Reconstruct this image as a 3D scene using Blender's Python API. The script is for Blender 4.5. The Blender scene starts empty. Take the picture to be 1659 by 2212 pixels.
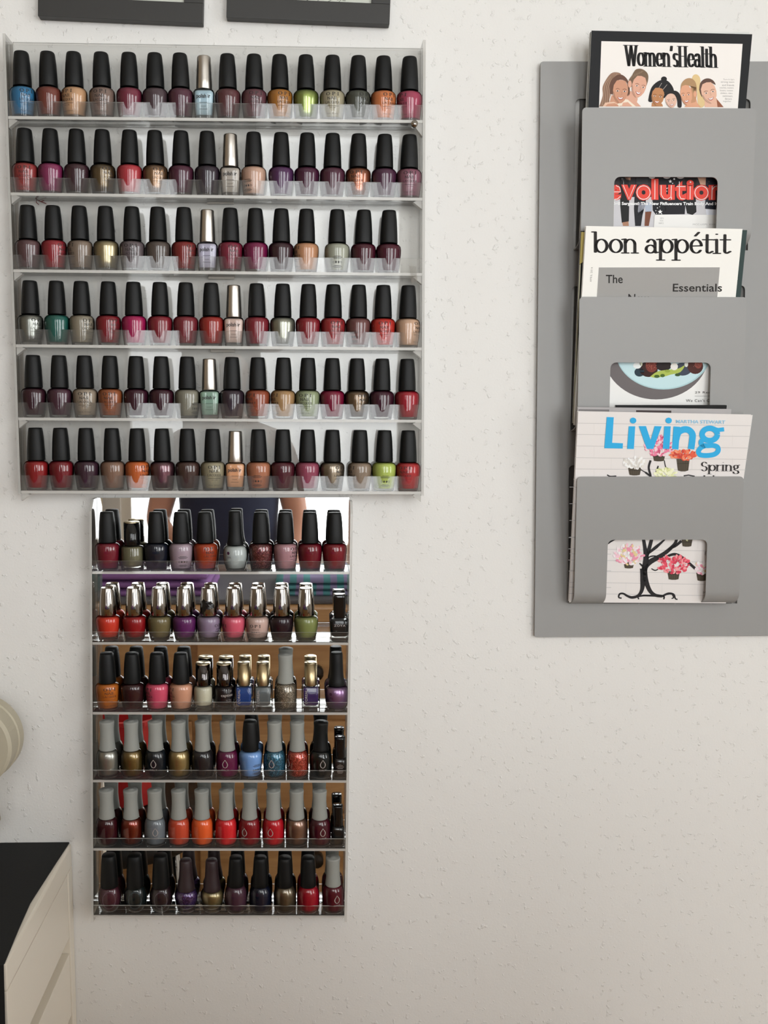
import bpy, bmesh, math, random
from mathutils import Vector, Matrix
from mathutils.geometry import tessellate_polygon
random.seed(7)
C = bpy.context.scene.collection
S = bpy.context.scene

# ------------------------------------------------------------------ camera
F, CX, CY = 1950.0, 690.0, 1106.0                 # focal length and optical centre on the 1659 x 2212 frame
CAM = Vector((0, -1.2, 1.45))
_f = Vector((35/F, 1, -201/F)).normalized()
_r = _f.cross(Vector((0, 0, 1))).normalized()
_u = _r.cross(_f)
cd = bpy.data.cameras.new('camera'); cam = bpy.data.objects.new('camera', cd); C.objects.link(cam)
cd.sensor_fit = 'HORIZONTAL'; cd.sensor_width = 36; cd.lens = 36*F/1659
cd.shift_x = (829.5-CX)/1659; cd.clip_start = 0.01
M = Matrix((_r, _u, -_f)).transposed().to_4x4(); M.translation = CAM
cam.matrix_world = M
S.camera = cam

# ------------------------------------------------------------------ world, light, exposure
w = bpy.data.worlds.new('overcast_sky'); S.world = w; w.use_nodes = True
w.node_tree.nodes['Background'].inputs[0].default_value = (0.985, 0.99, 1.0, 1)
w.node_tree.nodes['Background'].inputs[1].default_value = 3.4
S.view_settings.view_transform = 'Standard'; S.view_settings.look = 'None'
S.view_settings.gamma = 1; S.view_settings.use_curve_mapping = False
S.view_settings.exposure = 0.98
S.cycles.transparent_max_bounces = 40
RX0, RX1, RY1, RH = -1.6, 2.2, -2.75, 3.0          # room extents
# window openings: name, wall, a0, a1, z0, z1
WIN_BACK = [(-0.80, -0.48, 0.85, 2.85), (-0.24, 0.46, 0.85, 2.85), (0.75, 1.95, 0.85, 2.85)]  # last opening added to brighten the right of the front wall
WIN_LEFT = []
ADDED_WIN_RIGHT = [(-2.5, -1.2, 0.9, 2.7)]  # opening added in the unseen right wall to light that side
def portal(loc, rot, sx, sz):
    l = bpy.data.lights.new('sky_portal', 'AREA'); l.shape = 'RECTANGLE'; l.size = sx; l.size_y = sz
    l.cycles.is_portal = True
    o = bpy.data.objects.new('sky_portal', l); C.objects.link(o); o.location = loc; o.rotation_euler = rot
for a, b, z0, z1 in WIN_BACK: portal(((a+b)/2, RY1-0.09, (z0+z1)/2), (math.pi/2, 0, 0), b-a, z1-z0)
for a, b, z0, z1 in WIN_LEFT: portal((RX0-0.09, (a+b)/2, (z0+z1)/2), (math.pi/2, 0, -math.pi/2), b-a, z1-z0)
for a, b, z0, z1 in ADDED_WIN_RIGHT: portal((RX1+0.09, (a+b)/2, (z0+z1)/2), (math.pi/2, 0, math.pi/2), b-a, z1-z0)

# ------------------------------------------------------------------ helpers
def ray(px, py): return _f*F + _r*(px-CX) + _u*(CY-py)
def P(px, py, d=0.0):
    "the point at depth d in front of the wall"
    v = ray(px, py); return CAM + v*((-d-CAM.y)/v.y)
def onplane(px, py, p0, n):
    v = ray(px, py); return CAM + v*((p0-CAM).dot(n)/v.dot(n))
def lin(c): return c/12.92 if c <= 0.04045 else ((c+0.055)/1.055)**2.4
def col(r, g, b, k=1.0): return tuple(min(0.92, max(0.0015, lin(v/255)*k)) for v in (r, g, b)) + (1,)
def link(name, me, mat=None, parent=None):
    o = bpy.data.objects.new(name, me); C.objects.link(o)
    if mat is not None:
        for m in (mat if isinstance(mat, (list, tuple)) else [mat]): me.materials.append(m)
    if parent: o.parent = parent
    return o
def tag(o, label=None, cat=None, group=None, kind=None):
    if label: o['label'] = label
    if cat: o['category'] = cat
    if group: o['group'] = group
    if kind: o['kind'] = kind
    return o
def empty(name, loc, label, cat, group=None):
    o = bpy.data.objects.new(name, None); C.objects.link(o); o.location = loc; o.empty_display_size = .02
    return tag(o, label, cat, group)
def mesh(name, vs, fs, smooth=False):
    me = bpy.data.meshes.new(name); me.from_pydata([tuple(v) for v in vs], [], fs)
    if smooth: me.shade_smooth()
    me.update(); return me
def fix(me):
    bm = bmesh.new(); bm.from_mesh(me); bmesh.ops.recalc_face_normals(bm, faces=bm.faces); bm.to_mesh(me); bm.free(); return me
class MB:
    def __init__(s): s.v = []; s.f = []; s.m = []
    def add(s, vs, fs, mi=0):
        n = len(s.v); s.v += [Vector(v) for v in vs]; s.f += [[i+n for i in f] for f in fs]; s.m += [mi]*len(fs); return s
    def box(s, x0, x1, y0, y1, z0, z1, mi=0):
        return s.hexa([(x0,y0,z0),(x1,y0,z0),(x1,y1,z0),(x0,y1,z0)], [(x0,y0,z1),(x1,y0,z1),(x1,y1,z1),(x0,y1,z1)], mi)
    def hexa(s, a, b, mi=0):
        return s.add(list(a)+list(b), [(3,2,1,0),(4,5,6,7),(0,1,5,4),(1,2,6,5),(2,3,7,6),(3,0,4,7)], mi)
    def tube(s, pts, r, n=8, mi=0):
        pts = [Vector(p) for p in pts]; rs = r if isinstance(r, list) else [r]*len(pts); vs = []; fs = []
        for i, p in enumerate(pts):
            t = (pts[min(i+1, len(pts)-1)]-pts[max(i-1, 0)]).normalized()
            a = t.cross(Vector((0.31, 0.2, 0.93))).normalized(); b = t.cross(a)
            vs += [p+(a*math.cos(k*2*math.pi/n)+b*math.sin(k*2*math.pi/n))*rs[i] for k in range(n)]
        for i in range(len(pts)-1):
            for k in range(n): fs.append((i*n+k, i*n+(k+1) % n, (i+1)*n+(k+1) % n, (i+1)*n+k))
        fs += [tuple(range(n))[::-1], tuple(range((len(pts)-1)*n, len(pts)*n))]
        return s.add(vs, fs, mi)
    def build(s, name, mat, parent=None, smooth=False, bevel=0):
        me = mesh(name, s.v, s.f); me.polygons.foreach_set('material_index', s.m); fix(me)
        if bevel:
            bm = bmesh.new(); bm.from_mesh(me)
            bmesh.ops.bevel(bm, geom=[e for e in bm.edges if e.calc_face_angle(0) > 0.5], offset=bevel, segments=2, affect='EDGES', profile=.6)
            bm.to_mesh(me); bm.free()
        if smooth: me.shade_smooth()
        return link(name, me, mat, parent)
def lathe(prof, n=36, sy=1.0, ex=2.0):
    "prof: (radius, z) from bottom to top; ex > 2 squares the section off"
    vs = []; fs = []
    for r, z in prof:
        for k in range(n):
            a = 2*math.pi*k/n; c, s_ = math.cos(a), math.sin(a)
            q = (abs(c)**ex+abs(s_)**ex)**(-1/ex)
            vs.append((r*q*c, r*q*s_*sy, z))
    for i in range(len(prof)-1):
        for k in range(n): fs.append((i*n+k, i*n+(k+1) % n, (i+1)*n+(k+1) % n, (i+1)*n+k))
    fs += [tuple(range(n))[::-1], tuple(range((len(prof)-1)*n, len(prof)*n))]
    return vs, fs

# ------------------------------------------------------------------ materials
def newmat(name):
    m = bpy.data.materials.new(name); m.use_nodes = True
    return m, m.node_tree.nodes, m.node_tree.links, m.node_tree.nodes['Principled BSDF']
def pbr(name, c, rough=.5, metal=0, coat=0, spec=.5, bump=None, var=None, emis=0):
    m, N, L, b = newmat(name)
    b.inputs['Base Color'].default_value = c; b.inputs['Roughness'].default_value = rough; b.inputs['Metallic'].default_value = metal
    b.inputs['Coat Weight'].default_value = coat; b.inputs['Coat Roughness'].default_value = .04; b.inputs['Specular IOR Level'].default_value = spec
    if var or bump:
        tc = N.new('ShaderNodeTexCoord')
    if var:       # (scale, amount)
        no = N.new('ShaderNodeTexNoise'); no.inputs['Scale'].default_value = var[0]; L.new(tc.outputs['Object'], no.inputs['Vector'])
        mx = N.new('ShaderNodeMix'); mx.data_type = 'RGBA'
        mx.inputs[6].default_value = c; mx.inputs[7].default_value = tuple(v*(1-var[1]) for v in c[:3])+(1,)
        L.new(no.outputs[0], mx.inputs[0]); L.new(mx.outputs[2], b.inputs['Base Color'])
    if bump:      # (scale, strength, distance)
        no = N.new('ShaderNodeTexNoise'); no.inputs['Scale'].default_value = bump[0]; no.inputs['Detail'].default_value = 3
        L.new(tc.outputs['Object'], no.inputs['Vector'])
        bp = N.new('ShaderNodeBump'); bp.inputs['Strength'].default_value = bump[1]; bp.inputs['Distance'].default_value = bump[2]
        L.new(no.outputs[0], bp.inputs['Height']); L.new(bp.outputs[0], b.inputs['Normal'])
    return m
def clear(name, tint=(1, 1, 1, 1), ior=1.49, rough=0.0, haze=0.0):
    "clear sheet: fresnel mirror over straight transmission, plus a little surface haze"
    m, N, L, b = newmat(name); N.remove(b)
    fr = N.new('ShaderNodeFresnel'); fr.inputs[0].default_value = ior
    tr = N.new('ShaderNodeBsdfTransparent'); tr.inputs[0].default_value = tint
    gl = N.new('ShaderNodeBsdfGlossy'); gl.inputs[1].default_value = rough
    mx = N.new('ShaderNodeMixShader'); L.new(fr.outputs[0], mx.inputs[0]); L.new(tr.outputs[0], mx.inputs[1]); L.new(gl.outputs[0], mx.inputs[2])
    out = mx
    if haze:
        df = N.new('ShaderNodeBsdfDiffuse'); df.inputs[0].default_value = (.85, .83, .8, 1)
        m2 = N.new('ShaderNodeMixShader'); m2.inputs[0].default_value = haze
        L.new(mx.outputs[0], m2.inputs[1]); L.new(df.outputs[0], m2.inputs[2]); out = m2
    L.new(out.outputs[0], N['Material Output'].inputs[0]); return m
def wall_mat():
    m, N, L, b = newmat('textured_white_plaster')
    b.inputs['Roughness'].default_value = .62; b.inputs['Specular IOR Level'].default_value = .35
    tc = N.new('ShaderNodeTexCoord')
    def noise(sc, det, ro=.5):
        n = N.new('ShaderNodeTexNoise'); n.inputs['Scale'].default_value = sc; n.inputs['Detail'].default_value = det; n.inputs['Roughness'].default_value = ro
        L.new(tc.outputs['Object'], n.inputs['Vector']); return n
    big = noise(3.0, 2); mx = N.new('ShaderNodeMix'); mx.data_type = 'RGBA'
    mx.inputs[6].default_value = (.80, .785, .755, 1); mx.inputs[7].default_value = (.76, .745, .715, 1)
    L.new(big.outputs[0], mx.inputs[0]); L.new(mx.outputs[2], b.inputs['Base Color'])
    fine = noise(330, 3, .6); mid = noise(105, 4, .55)
    ramp = N.new('ShaderNodeValToRGB'); ramp.color_ramp.elements[0].position = .60; ramp.color_ramp.elements[1].position = .68
    L.new(mid.outputs[0], ramp.inputs[0])
    ad = N.new('ShaderNodeMath'); ad.operation = 'MULTIPLY_ADD'; ad.inputs[1].default_value = .35
    L.new(fine.outputs[0], ad.inputs[0]); L.new(ramp.outputs[0], ad.inputs[2])
    soft = noise(22, 2); a2 = N.new('ShaderNodeMath'); a2.operation = 'MULTIPLY_ADD'; a2.inputs[1].default_value = 1.5
    L.new(soft.outputs[0], a2.inputs[0]); L.new(ad.outputs[0], a2.inputs[2])
    bp = N.new('ShaderNodeBump'); bp.inputs['Strength'].default_value = .7; bp.inputs['Distance'].default_value = .0009
    L.new(a2.outputs[0], bp.inputs['Height']); L.new(bp.outputs[0], b.inputs['Normal']); return m
def wood_mat(name, c1, c2, scale=(1, 9, 9), rough=.45):
    m, N, L, b = newmat(name); b.inputs['Roughness'].default_value = rough
    tc = N.new('ShaderNodeTexCoord'); mp = N.new('ShaderNodeMapping'); mp.inputs['Scale'].default_value = scale
    L.new(tc.outputs['Object'], mp.inputs[0])
    n = N.new('ShaderNodeTexNoise'); n.inputs['Scale'].default_value = 3; n.inputs['Detail'].default_value = 6; n.inputs['Distortion'].default_value = 1.2
    L.new(mp.outputs[0], n.inputs['Vector'])
    r = N.new('ShaderNodeValToRGB'); r.color_ramp.elements[0].color = c1; r.color_ramp.elements[1].color = c2
    r.color_ramp.elements[0].position = .3; r.color_ramp.elements[1].position = .7
    L.new(n.outputs[0], r.inputs[0]); L.new(r.outputs[0], b.inputs['Base Color']); return m
def vcol_mat(name, rough=.55, coat=0):
    m, N, L, b = newmat(name); b.inputs['Roughness'].default_value = rough; b.inputs['Specular IOR Level'].default_value = .2
    a = N.new('ShaderNodeVertexColor'); a.layer_name = 'ink'; L.new(a.outputs[0], b.inputs['Base Color']); return m
WALL = wall_mat()
ACR = clear('clear_acrylic', (.985, .985, .98, 1), haze=.012)
ACR_LIP = clear('reflection_veil_acrylic', (.985, .985, .98, 1), haze=.035)  # pale haze painted in for the bright room mirrored in the lips
ACR_EDGE = pbr('acrylic_cut_edge', (.80, .78, .73, 1), .25, spec=.8); 
ACR_EDGE.node_tree.nodes['Principled BSDF'].inputs['Alpha'].default_value = .5
EDGE_THIN = pbr('thin_acrylic_edge', (.74, .71, .66, 1), .2, spec=.8); EDGE_THIN.node_tree.nodes['Principled BSDF'].inputs['Alpha'].default_value = .5
SHELL = clear('bottle_glass', (.97, .975, .97, 1), 1.5)
BASEGL = clear('thick_bottle_glass', (.86, .87, .85, 1), 1.75, .03, .06)
BLACKCAP = pbr('satin_black_cap', col(12, 13, 13), .5, spec=.28)
GLOSSBLACK = pbr('gloss_black_cap', col(12, 12, 13), .12, spec=.6)
DARKCAP = pbr('dark_plum_cap', col(40, 25, 28, 1.2), .5)
CHROME = pbr('chrome_cap', (.40, .375, .345, 1), .06, 1)
SATIN = pbr('satin_silver_cap', (.62, .58, .53, 1), .30, 1)
GOLDCAP = pbr('brushed_gold_cap', (.52, .41, .24, 1), .33, 1)
GOLDRIM = pbr('pale_gold_rim', (.85, .75, .52, 1), .25, 1)
GREYCAP = pbr('grey_rubber_cap', col(128, 129, 124, 1.35), .62, spec=.3)
INK = pbr('dark_bottle_print', col(38, 34, 32), .5)
INKL = pbr('pale_bottle_print', col(165, 155, 150), .4)
MIRROR = pbr('mirror_backing', (.90, .91, .91, 1), .015, 1)
GREYMETAL = pbr('grey_powder_coated_steel', col(152, 151, 149, .93), .42, spec=.45, bump=(900, .05, .0002))
WHITEP = pbr('white_lacquer', col(208, 200, 186, 1.25), .35)
BLACKCLOTH = pbr('black_cloth', col(17, 18, 18), .9, bump=(700, .4, .0005))
FRAMEBLK = pbr('black_picture_frame', col(44, 43, 41), .5, bump=(400, .15, .0003))
PAPER = pbr('page_block', (.80, .79, .76, 1), .7, bump=(2500, .5, .0002))
INKS = vcol_mat('printed_cover_paper')
_pol = {}
def polish_mat(c, kind, k):
    key = (c, kind, round(k, 2))
    if key in _pol: return _pol[key]
    cc = col(*c, k)
    if kind == 'metal': m = pbr('metallic_polish', cc, .30, .75, 1, bump=(900, .15, .0002), var=(160, .25))
    elif kind == 'glitter':
        m, N, L, b = newmat('glitter_polish')
        tc = N.new('ShaderNodeTexCoord'); vo = N.new('ShaderNodeTexVoronoi'); vo.inputs['Scale'].default_value = 1100
        L.new(tc.outputs['Object'], vo.inputs['Vector'])
        sp = N.new('ShaderNodeSeparateColor'); L.new(vo.outputs['Color'], sp.inputs[0])
        rp = N.new('ShaderNodeValToRGB'); rp.color_ramp.elements[0].position = .55; rp.color_ramp.elements[1].position = .95
        rp.color_ramp.elements[0].color = tuple(v*.8 for v in cc[:3])+(1,); rp.color_ramp.elements[1].color = tuple(min(.9, v*2.6+.05) for v in cc[:3])+(1,)
        L.new(sp.outputs[0], rp.inputs[0]); L.new(rp.outputs[0], b.inputs['Base Color'])
        b.inputs['Metallic'].default_value = .5; b.inputs['Roughness'].default_value = .3; b.inputs['Coat Weight'].default_value = 1
        bp = N.new('ShaderNodeBump'); bp.inputs['Strength'].default_value = .4; bp.inputs['Distance'].default_value = .0003
        L.new(sp.outputs[1], bp.inputs['Height']); L.new(bp.outputs[0], b.inputs['Normal'])
    else: m = pbr('cream_polish', cc, .4, 0, .5, spec=.15, var=(55, .16))
    _pol[key] = m; return m

# ------------------------------------------------------------------ lettering
_tc = {}
def font_mesh(s, bold=0.0, shear=0.0, space=1.0):
    key = (s, bold, shear, space)
    if key in _tc: return _tc[key]
    cu = bpy.data.curves.new('t', 'FONT'); cu.body = s; cu.offset = bold; cu.shear = shear; cu.resolution_u = 3; cu.space_character = space
    o = bpy.data.objects.new('t', cu); C.objects.link(o)
    dg = bpy.context.evaluated_depsgraph_get(); me = o.evaluated_get(dg).to_mesh()
    vs = [(v.co.x, v.co.y) for v in me.vertices]; fs = [tuple(p.vertices) for p in me.polygons]
    o.evaluated_get(dg).to_mesh_clear(); bpy.data.objects.remove(o); bpy.data.curves.remove(cu)
    x0 = min(v[0] for v in vs); x1 = max(v[0] for v in vs); y0 = min(v[1] for v in vs); y1 = max(v[1] for v in vs)
    vs = [((x-x0)/(x1-x0), (y-y0)/(y1-y0)) for x, y in vs]
    _tc[key] = (vs, fs, (x1-x0)/(y1-y0)); return _tc[key]
def arc(cx, cy, rx, ry, a0, a1, n=14):
    return [(cx+rx*math.cos(math.radians(a0+(a1-a0)*i/n)), cy+ry*math.sin(math.radians(a0+(a1-a0)*i/n))) for i in range(n+1)]
SF = .13
GL = {  # serif letter skeletons, x height 1: (advance, strokes)
 'o': (1.0, [arc(.5, .5, .40, .47, 0, 360, 28)]),
 'b': (1.05, [[(.12, 1.5), (.12, .05)], arc(.54, .5, .39, .47, 0, 360, 28), [(-.08, 1.5), (.12, 1.5)]]),
 'p': (1.08, [[(.14, 1.0), (.14, -.5)], arc(.58, .5, .38, .47, 0, 360, 28), [(-.08, .97), (.14, 1)], [(-.08, -.5), (.38, -.5)]]),
 'n': (1.08, [[(.16, 1.0), (.16, 0)], arc(.50, .62, .33, .36, 165, 0)+[(.83, 0)], [(-.04, .97), (.16, 1)], [(-.04, 0), (.36, 0)], [(.63, 0), (1.02, 0)]]),
 'h': (1.08, [[(.16, 1.5), (.16, 0)], arc(.50, .62, .33, .36, 165, 0)+[(.83, 0)], [(-.04, 1.5), (.16, 1.5)], [(-.04, 0), (.36, 0)], [(.63, 0), (1.02, 0)]]),
 'm': (1.65, [[(.16, 1.0), (.16, 0)], arc(.47, .66, .30, .32, 165, 0)+[(.77, 0)], arc(1.07, .66, .30, .32, 165, 0)+[(1.37, 0)], [(-.04, .97), (.16, 1)], [(-.04, 0), (.34, 0)], [(.6, 0), (.94, 0)], [(1.2, 0), (1.55, 0)]]),
 'a': (.95, [arc(.44, .68, .27, .30, 160, 0)+[(.71, .2), (.76, .02), (.92, .06)], arc(.40, .29, .31, .28, 20, 340, 22)]),
 'e': (.95, [[(.13, .52), (.83, .54)]+arc(.48, .52, .36, .46, 3, 180)+arc(.48, .48, .36, .46, 180, 325)]),
 't': (.72, [[(.30, 1.34), (.28, .2)]+arc(.42, .18, .14, .16, 180, 300, 6)+[(.66, .14)], [(.02, .98), (.64, .98)]]),
 'i': (.52, [[(.24, 1.0), (.24, 0)], [(.04, .97), (.24, 1)], [(.04, 0), (.46, 0)], [(.24, 1.38), (.25, 1.38)]]),
 's': (.80, [arc(.40, .74, .25, .24, 30, 250, 12)+arc(.40, .25, .27, .25, 80, -150, 12)]),
 'l': (.52, [[(.24, 1.5), (.24, 0)], [(.04, 1.5), (.24, 1.5)], [(.04, 0), (.46, 0)]]),
 'r': (.75, [[(.18, 1.0), (.18, 0)], arc(.48, .62, .28, .34, 160, 55, 6), [(-.02, .97), (.18, 1)], [(-.02, 0), (.4, 0)]]),
 'g': (.98, [arc(.44, .66, .28, .30, 0, 360, 22), [(.68, .88), (.92, .98)], [(.3, .38), (.22, .22), (.4, .1), (.7, .05)]+arc(.46, -.22, .36, .24, 40, -200, 16)]),
 'W': (1.75, [[(.1, 1.5), (.5, 0)], [(.5, 0), (.86, 1.45)], [(.86, 1.45), (1.2, 0)], [(1.2, 0), (1.6, 1.5)], [(-.1, 1.5), (.34, 1.5)], [(1.4, 1.5), (1.75, 1.5)], [(.65, 1.5), (1.02, 1.5)]]),
 'H': (1.3, [[(.2, 1.5), (.2, 0)], [(1.0, 1.5), (1.0, 0)], [(.2, .78), (1.0, .78)], [(-.02, 1.5), (.42, 1.5)], [(-.02, 0), (.42, 0)], [(.78, 1.5), (1.22, 1.5)], [(.78, 0), (1.22, 0)]]),
 'S': (1.05, [arc(.5, 1.1, .34, .36, 25, 250, 14)+arc(.5, .38, .36, .38, 80, -155, 14)]),
 'O': (1.3, [arc(.62, .75, .52, .73, 0, 360, 30)]),
 'P': (1.0, [[(.2, 1.5), (.2, 0)], [(.2, 1.5), (.5, 1.5)]+arc(.5, 1.12, .34, .38, 90, -90, 10)+[(.2, .74)], [(0, 0), (.4, 0)], [(0, 1.5), (.2, 1.5)]]),
 'I': (.6, [[(.28, 1.5), (.28, 0)], [(.06, 1.5), (.5, 1.5)], [(.06, 0), (.5, 0)]]),
 "'": (.35, [[(.2, 1.5), (.12, 1.15)]]), ' ': (.45, []), '.': (.6, [[(.3, .72), (.31, .72)]]),
 'N': (1.4, [[(.2, 0), (.2, 1.5), (1.05, 0), (1.05, 1.5)]]), 'A': (1.3, [[(.05, 0), (.6, 1.5), (1.15, 0)], [(.25, .5), (.95, .5)]]),
 'L': (1.0, [[(.2, 1.5), (.2, 0), (.85, 0)]]), 'C': (1.3, [arc(.68, .75, .52, .73, 45, 315, 20)]), 'Q': (1.3, [arc(.62, .75, .52, .73, 0, 360, 24), [(.7, .3), (1.1, -.1)]]),
 'U': (1.3, [[(.2, 1.5)]+arc(.62, .45, .42, .45, 180, 360, 10)+[(1.04, 1.5)]]), 'E': (1.05, [[(.85, 1.5), (.2, 1.5), (.2, 0), (.85, 0)], [(.2, .78), (.75, .78)]]),
 'R': (1.1, [[(.2, 0), (.2, 1.5), (.5, 1.5)]+arc(.5, 1.12, .32, .38, 90, -90, 8)+[(.2, .74)], [(.5, .74), (.95, 0)]]),
}
GL['é'] = (GL['e'][0], GL['e'][1]+[[(.42, 1.25), (.66, 1.5)]])
def serif_text(s, nibw, nibh, xs=1.0, slant=0.0, gap=0.0, nn=10):
    "letters drawn with a broad nib; convex pieces, normalised to the unit box"
    polys = []; x = 0
    nib = [(nibw/2*math.cos(2*math.pi*k/nn), nibh/2*math.sin(2*math.pi*k/nn)) for k in range(nn)]
    for ch in s:
        adv, strokes = GL[ch]
        for st in strokes:
            pts = [((x+px*xs)+slant*py, py) for px, py in st]
            for (ax, ay), (bx, by) in zip(pts[:-1], pts[1:]):
                cl = [(ax+nx, ay+ny) for nx, ny in nib]+[(bx+nx, by+ny) for nx, ny in nib]
                cl = sorted(set(cl))
                def half(q):
                    h = []
                    for p in q:
                        while len(h) > 1 and (h[-1][0]-h[-2][0])*(p[1]-h[-2][1])-(h[-1][1]-h[-2][1])*(p[0]-h[-2][0]) <= 0: h.pop()
                        h.append(p)
                    return h[:-1]
                polys.append(half(cl)+half(cl[::-1]))
        x += adv*xs+gap
    X = [p[0] for q in polys for p in q]; Y = [p[1] for q in polys for p in q]
    x0, x1, y0, y1 = min(X), max(X), min(Y), max(Y)
    vs = []; fs = []
    for q in polys:
        fs.append(tuple(range(len(vs), len(vs)+len(q)))); vs += [((a-x0)/(x1-x0), (b-y0)/(y1-y0)) for a, b in q]
    return vs, fs, (x1-x0)/(y1-y0)

class Print:
    "flat print on a cover: coloured polygons on one plane, each layer a hair above the last"
    def __init__(s, p0, n): s.p0 = p0; s.n = n.normalized(); s.v = []; s.f = []; s.c = []
    def pt(s, px, py, lay):
        return onplane(px, py, s.p0, s.n) + s.n*(0.00012+0.00005*lay)
    def poly(s, pts, c, lay=0):
        n = len(s.v); s.v += [s.pt(x, y, lay) for x, y in pts]
        tri = tessellate_polygon([[Vector((x, y, 0)) for x, y in pts]])
        for t in tri: s.f.append([n+i for i in t]); s.c.append(c)
    def raw(s, vs, fs, c, lay):
        n = len(s.v); s.v += [s.pt(x, y, lay) for x, y in vs]
        for f in fs: s.f.append([n+i for i in f]); s.c.append(c)
    def text(s, tm, quad, c, lay):
        "quad: px of bottom-left, bottom-right, top-left"
        (ax, ay), (bx, by), (cx, cy) = quad; vs, fs, _ = tm
        s.raw([(ax+(bx-ax)*u+(cx-ax)*v, ay+(by-ay)*u+(cy-ay)*v) for u, v in vs], fs, c, lay)
    def ell(s, cx, cy, rx, ry, c, lay, rot=0, n=20):
        a = math.radians(rot); s.poly([(cx+rx*math.cos(t)*math.cos(a)-ry*math.sin(t)*math.sin(a), cy+rx*math.cos(t)*math.sin(a)+ry*math.sin(t)*math.cos(a)) for t in [2*math.pi*k/n for k in range(n)]], c, lay)
    def line(s, pts, wd, c, lay):
        ws = wd if isinstance(wd, list) else [wd]*len(pts)
        L_, R_ = [], []
        for i, (x, y) in enumerate(pts):
            a = pts[max(i-1, 0)]; b = pts[min(i+1, len(pts)-1)]; dx, dy = b[0]-a[0], b[1]-a[1]; q = math.hypot(dx, dy) or 1
            L_.append((x-dy/q*ws[i]/2, y+dx/q*ws[i]/2)); R_.append((x+dy/q*ws[i]/2, y-dx/q*ws[i]/2))
        n = len(s.v); m = len(pts); s.v += [s.pt(*p, lay) for p in L_+R_]
        for i in range(m-1): s.f.append([n+i, n+i+1, n+m+i+1, n+m+i]); s.c.append(c)
    def build(s, name, parent, mat=None):
        me = mesh(name, s.v, s.f); at = me.color_attributes.new('ink', 'FLOAT_COLOR', 'CORNER')
        k = 0
        for p, c in zip(me.polygons, s.c):
            cc = col(*c, 1.05)
            for _ in p.vertices: at.data[k].color = cc; k += 1
        # faces look out of the wall
        bm = bmesh.new(); bm.from_mesh(me)
        for f in bm.faces:
            if f.normal.dot(s.n) < 0: f.normal_flip()
        bm.to_mesh(me); bm.free()
        return link(name, me, mat or INKS, parent)
def spline(pts, n=6):
    out = []
    for i in range(len(pts)-1):
        p0 = pts[max(i-1, 0)]; p1 = pts[i]; p2 = pts[i+1]; p3 = pts[min(i+2, len(pts)-1)]
        for k in range(n):
            t = k/n
            out.append(tuple(.5*((2*p1[j])+(-p0[j]+p2[j])*t+(2*p0[j]-5*p1[j]+4*p2[j]-p3[j])*t*t+(-p0[j]+3*p1[j]-3*p2[j]+p3[j])*t**3) for j in (0, 1)))
    return out+[pts[-1]]

# ------------------------------------------------------------------ the room
def wall_with_openings(name, axis, at, thick, a0, a1, z0, z1, ops, mat):
    m = MB()
    def b(p, q, r, s_):
        if q-p < 1e-4 or s_-r < 1e-4: return
        if axis == 'x': m.box(p, q, min(at, at+thick), max(at, at+thick), r, s_)
        else: m.box(min(at, at+thick), max(at, at+thick), p, q, r, s_)
    cur = a0
    for p, q, r, s_ in sorted(ops):
        b(cur, p, z0, z1); b(p, q, z0, r); b(p, q, s_, z1); cur = q
    b(cur, a1, z0, z1)
    return tag(m.build(name, mat), kind='structure')
PLAIN = pbr('plain_wall_paint', (.74, .71, .66, 1), .7, bump=(60, .2, .001))
WARMWALL = pbr('warm_wall_paint', (.36, .28, .19, 1), .7, bump=(60, .2, .001))
FLOORW = wood_mat('oak_floor', col(150, 118, 84, 1.2), col(182, 150, 112, 1.2))
PINE = wood_mat('pine', col(168, 122, 76, 1.1), col(205, 160, 108, 1.1))
m = MB().box(RX0-.1, RX1+.1, 0, .1, 0, RH); tag(m.build('wall_front', WALL), kind='structure')
wall_with_openings('wall_back', 'x', RY1, -.12, RX0-.1, RX1+.1, 0, RH, WIN_BACK, PLAIN)
wall_with_openings('wall_left', 'y', RX0, -.12, RY1, 0, 0, RH, WIN_LEFT, WARMWALL)
wall_with_openings('wall_right', 'y', RX1, .12, RY1, 0, 0, RH, ADDED_WIN_RIGHT, PLAIN)
tag(MB().box(RX0-.1, RX1+.1, RY1-.1, .1, -.05, 0).build('floor', FLOORW), kind='structure')
tag(MB().box(RX0-.1, RX1+.1, RY1-.1, .1, RH, RH+.05).build('ceiling', PLAIN), kind='structure')
PANE = clear('window_pane', (.97, .98, .98, 1), 1.45)
n_ = 0
for ax, at, sg, ops in (('x', RY1, -1, WIN_BACK), ('y', RX0, -1, WIN_LEFT), ('y', RX1, 1, ADDED_WIN_RIGHT)):
    for p, q, r, s_ in ops:
        n_ += 1; fr = MB(); gl = MB(); t = .045  # the last two frames fill the added openings
        def bb(mb, a, b, c, d, y0, y1):
            lo_, hi = sorted((at+sg*y0, at+sg*y1))
            mb.box(a, b, lo_, hi, c, d) if ax == 'x' else mb.box(lo_, hi, a, b, c, d)
        for (a, b, c, d) in ((p, q, r, r+t), (p, q, s_-t, s_), (p, p+t, r+t, s_-t), (q-t, q, r+t, s_-t)): bb(fr, a, b, c, d, .02, .08)
        bb(gl, p+t, q-t, r+t, s_-t, .045, .049)
        w_ = tag(fr.build('window_%d' % n_, WHITEP), kind='structure'); gl.build('pane', PANE, w_)
bs = MB()
bs.box(RX0, RX1, RY1, RY1+.015, 0, .09); tag(bs.build('baseboard_back', WHITEP), kind='structure')
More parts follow.
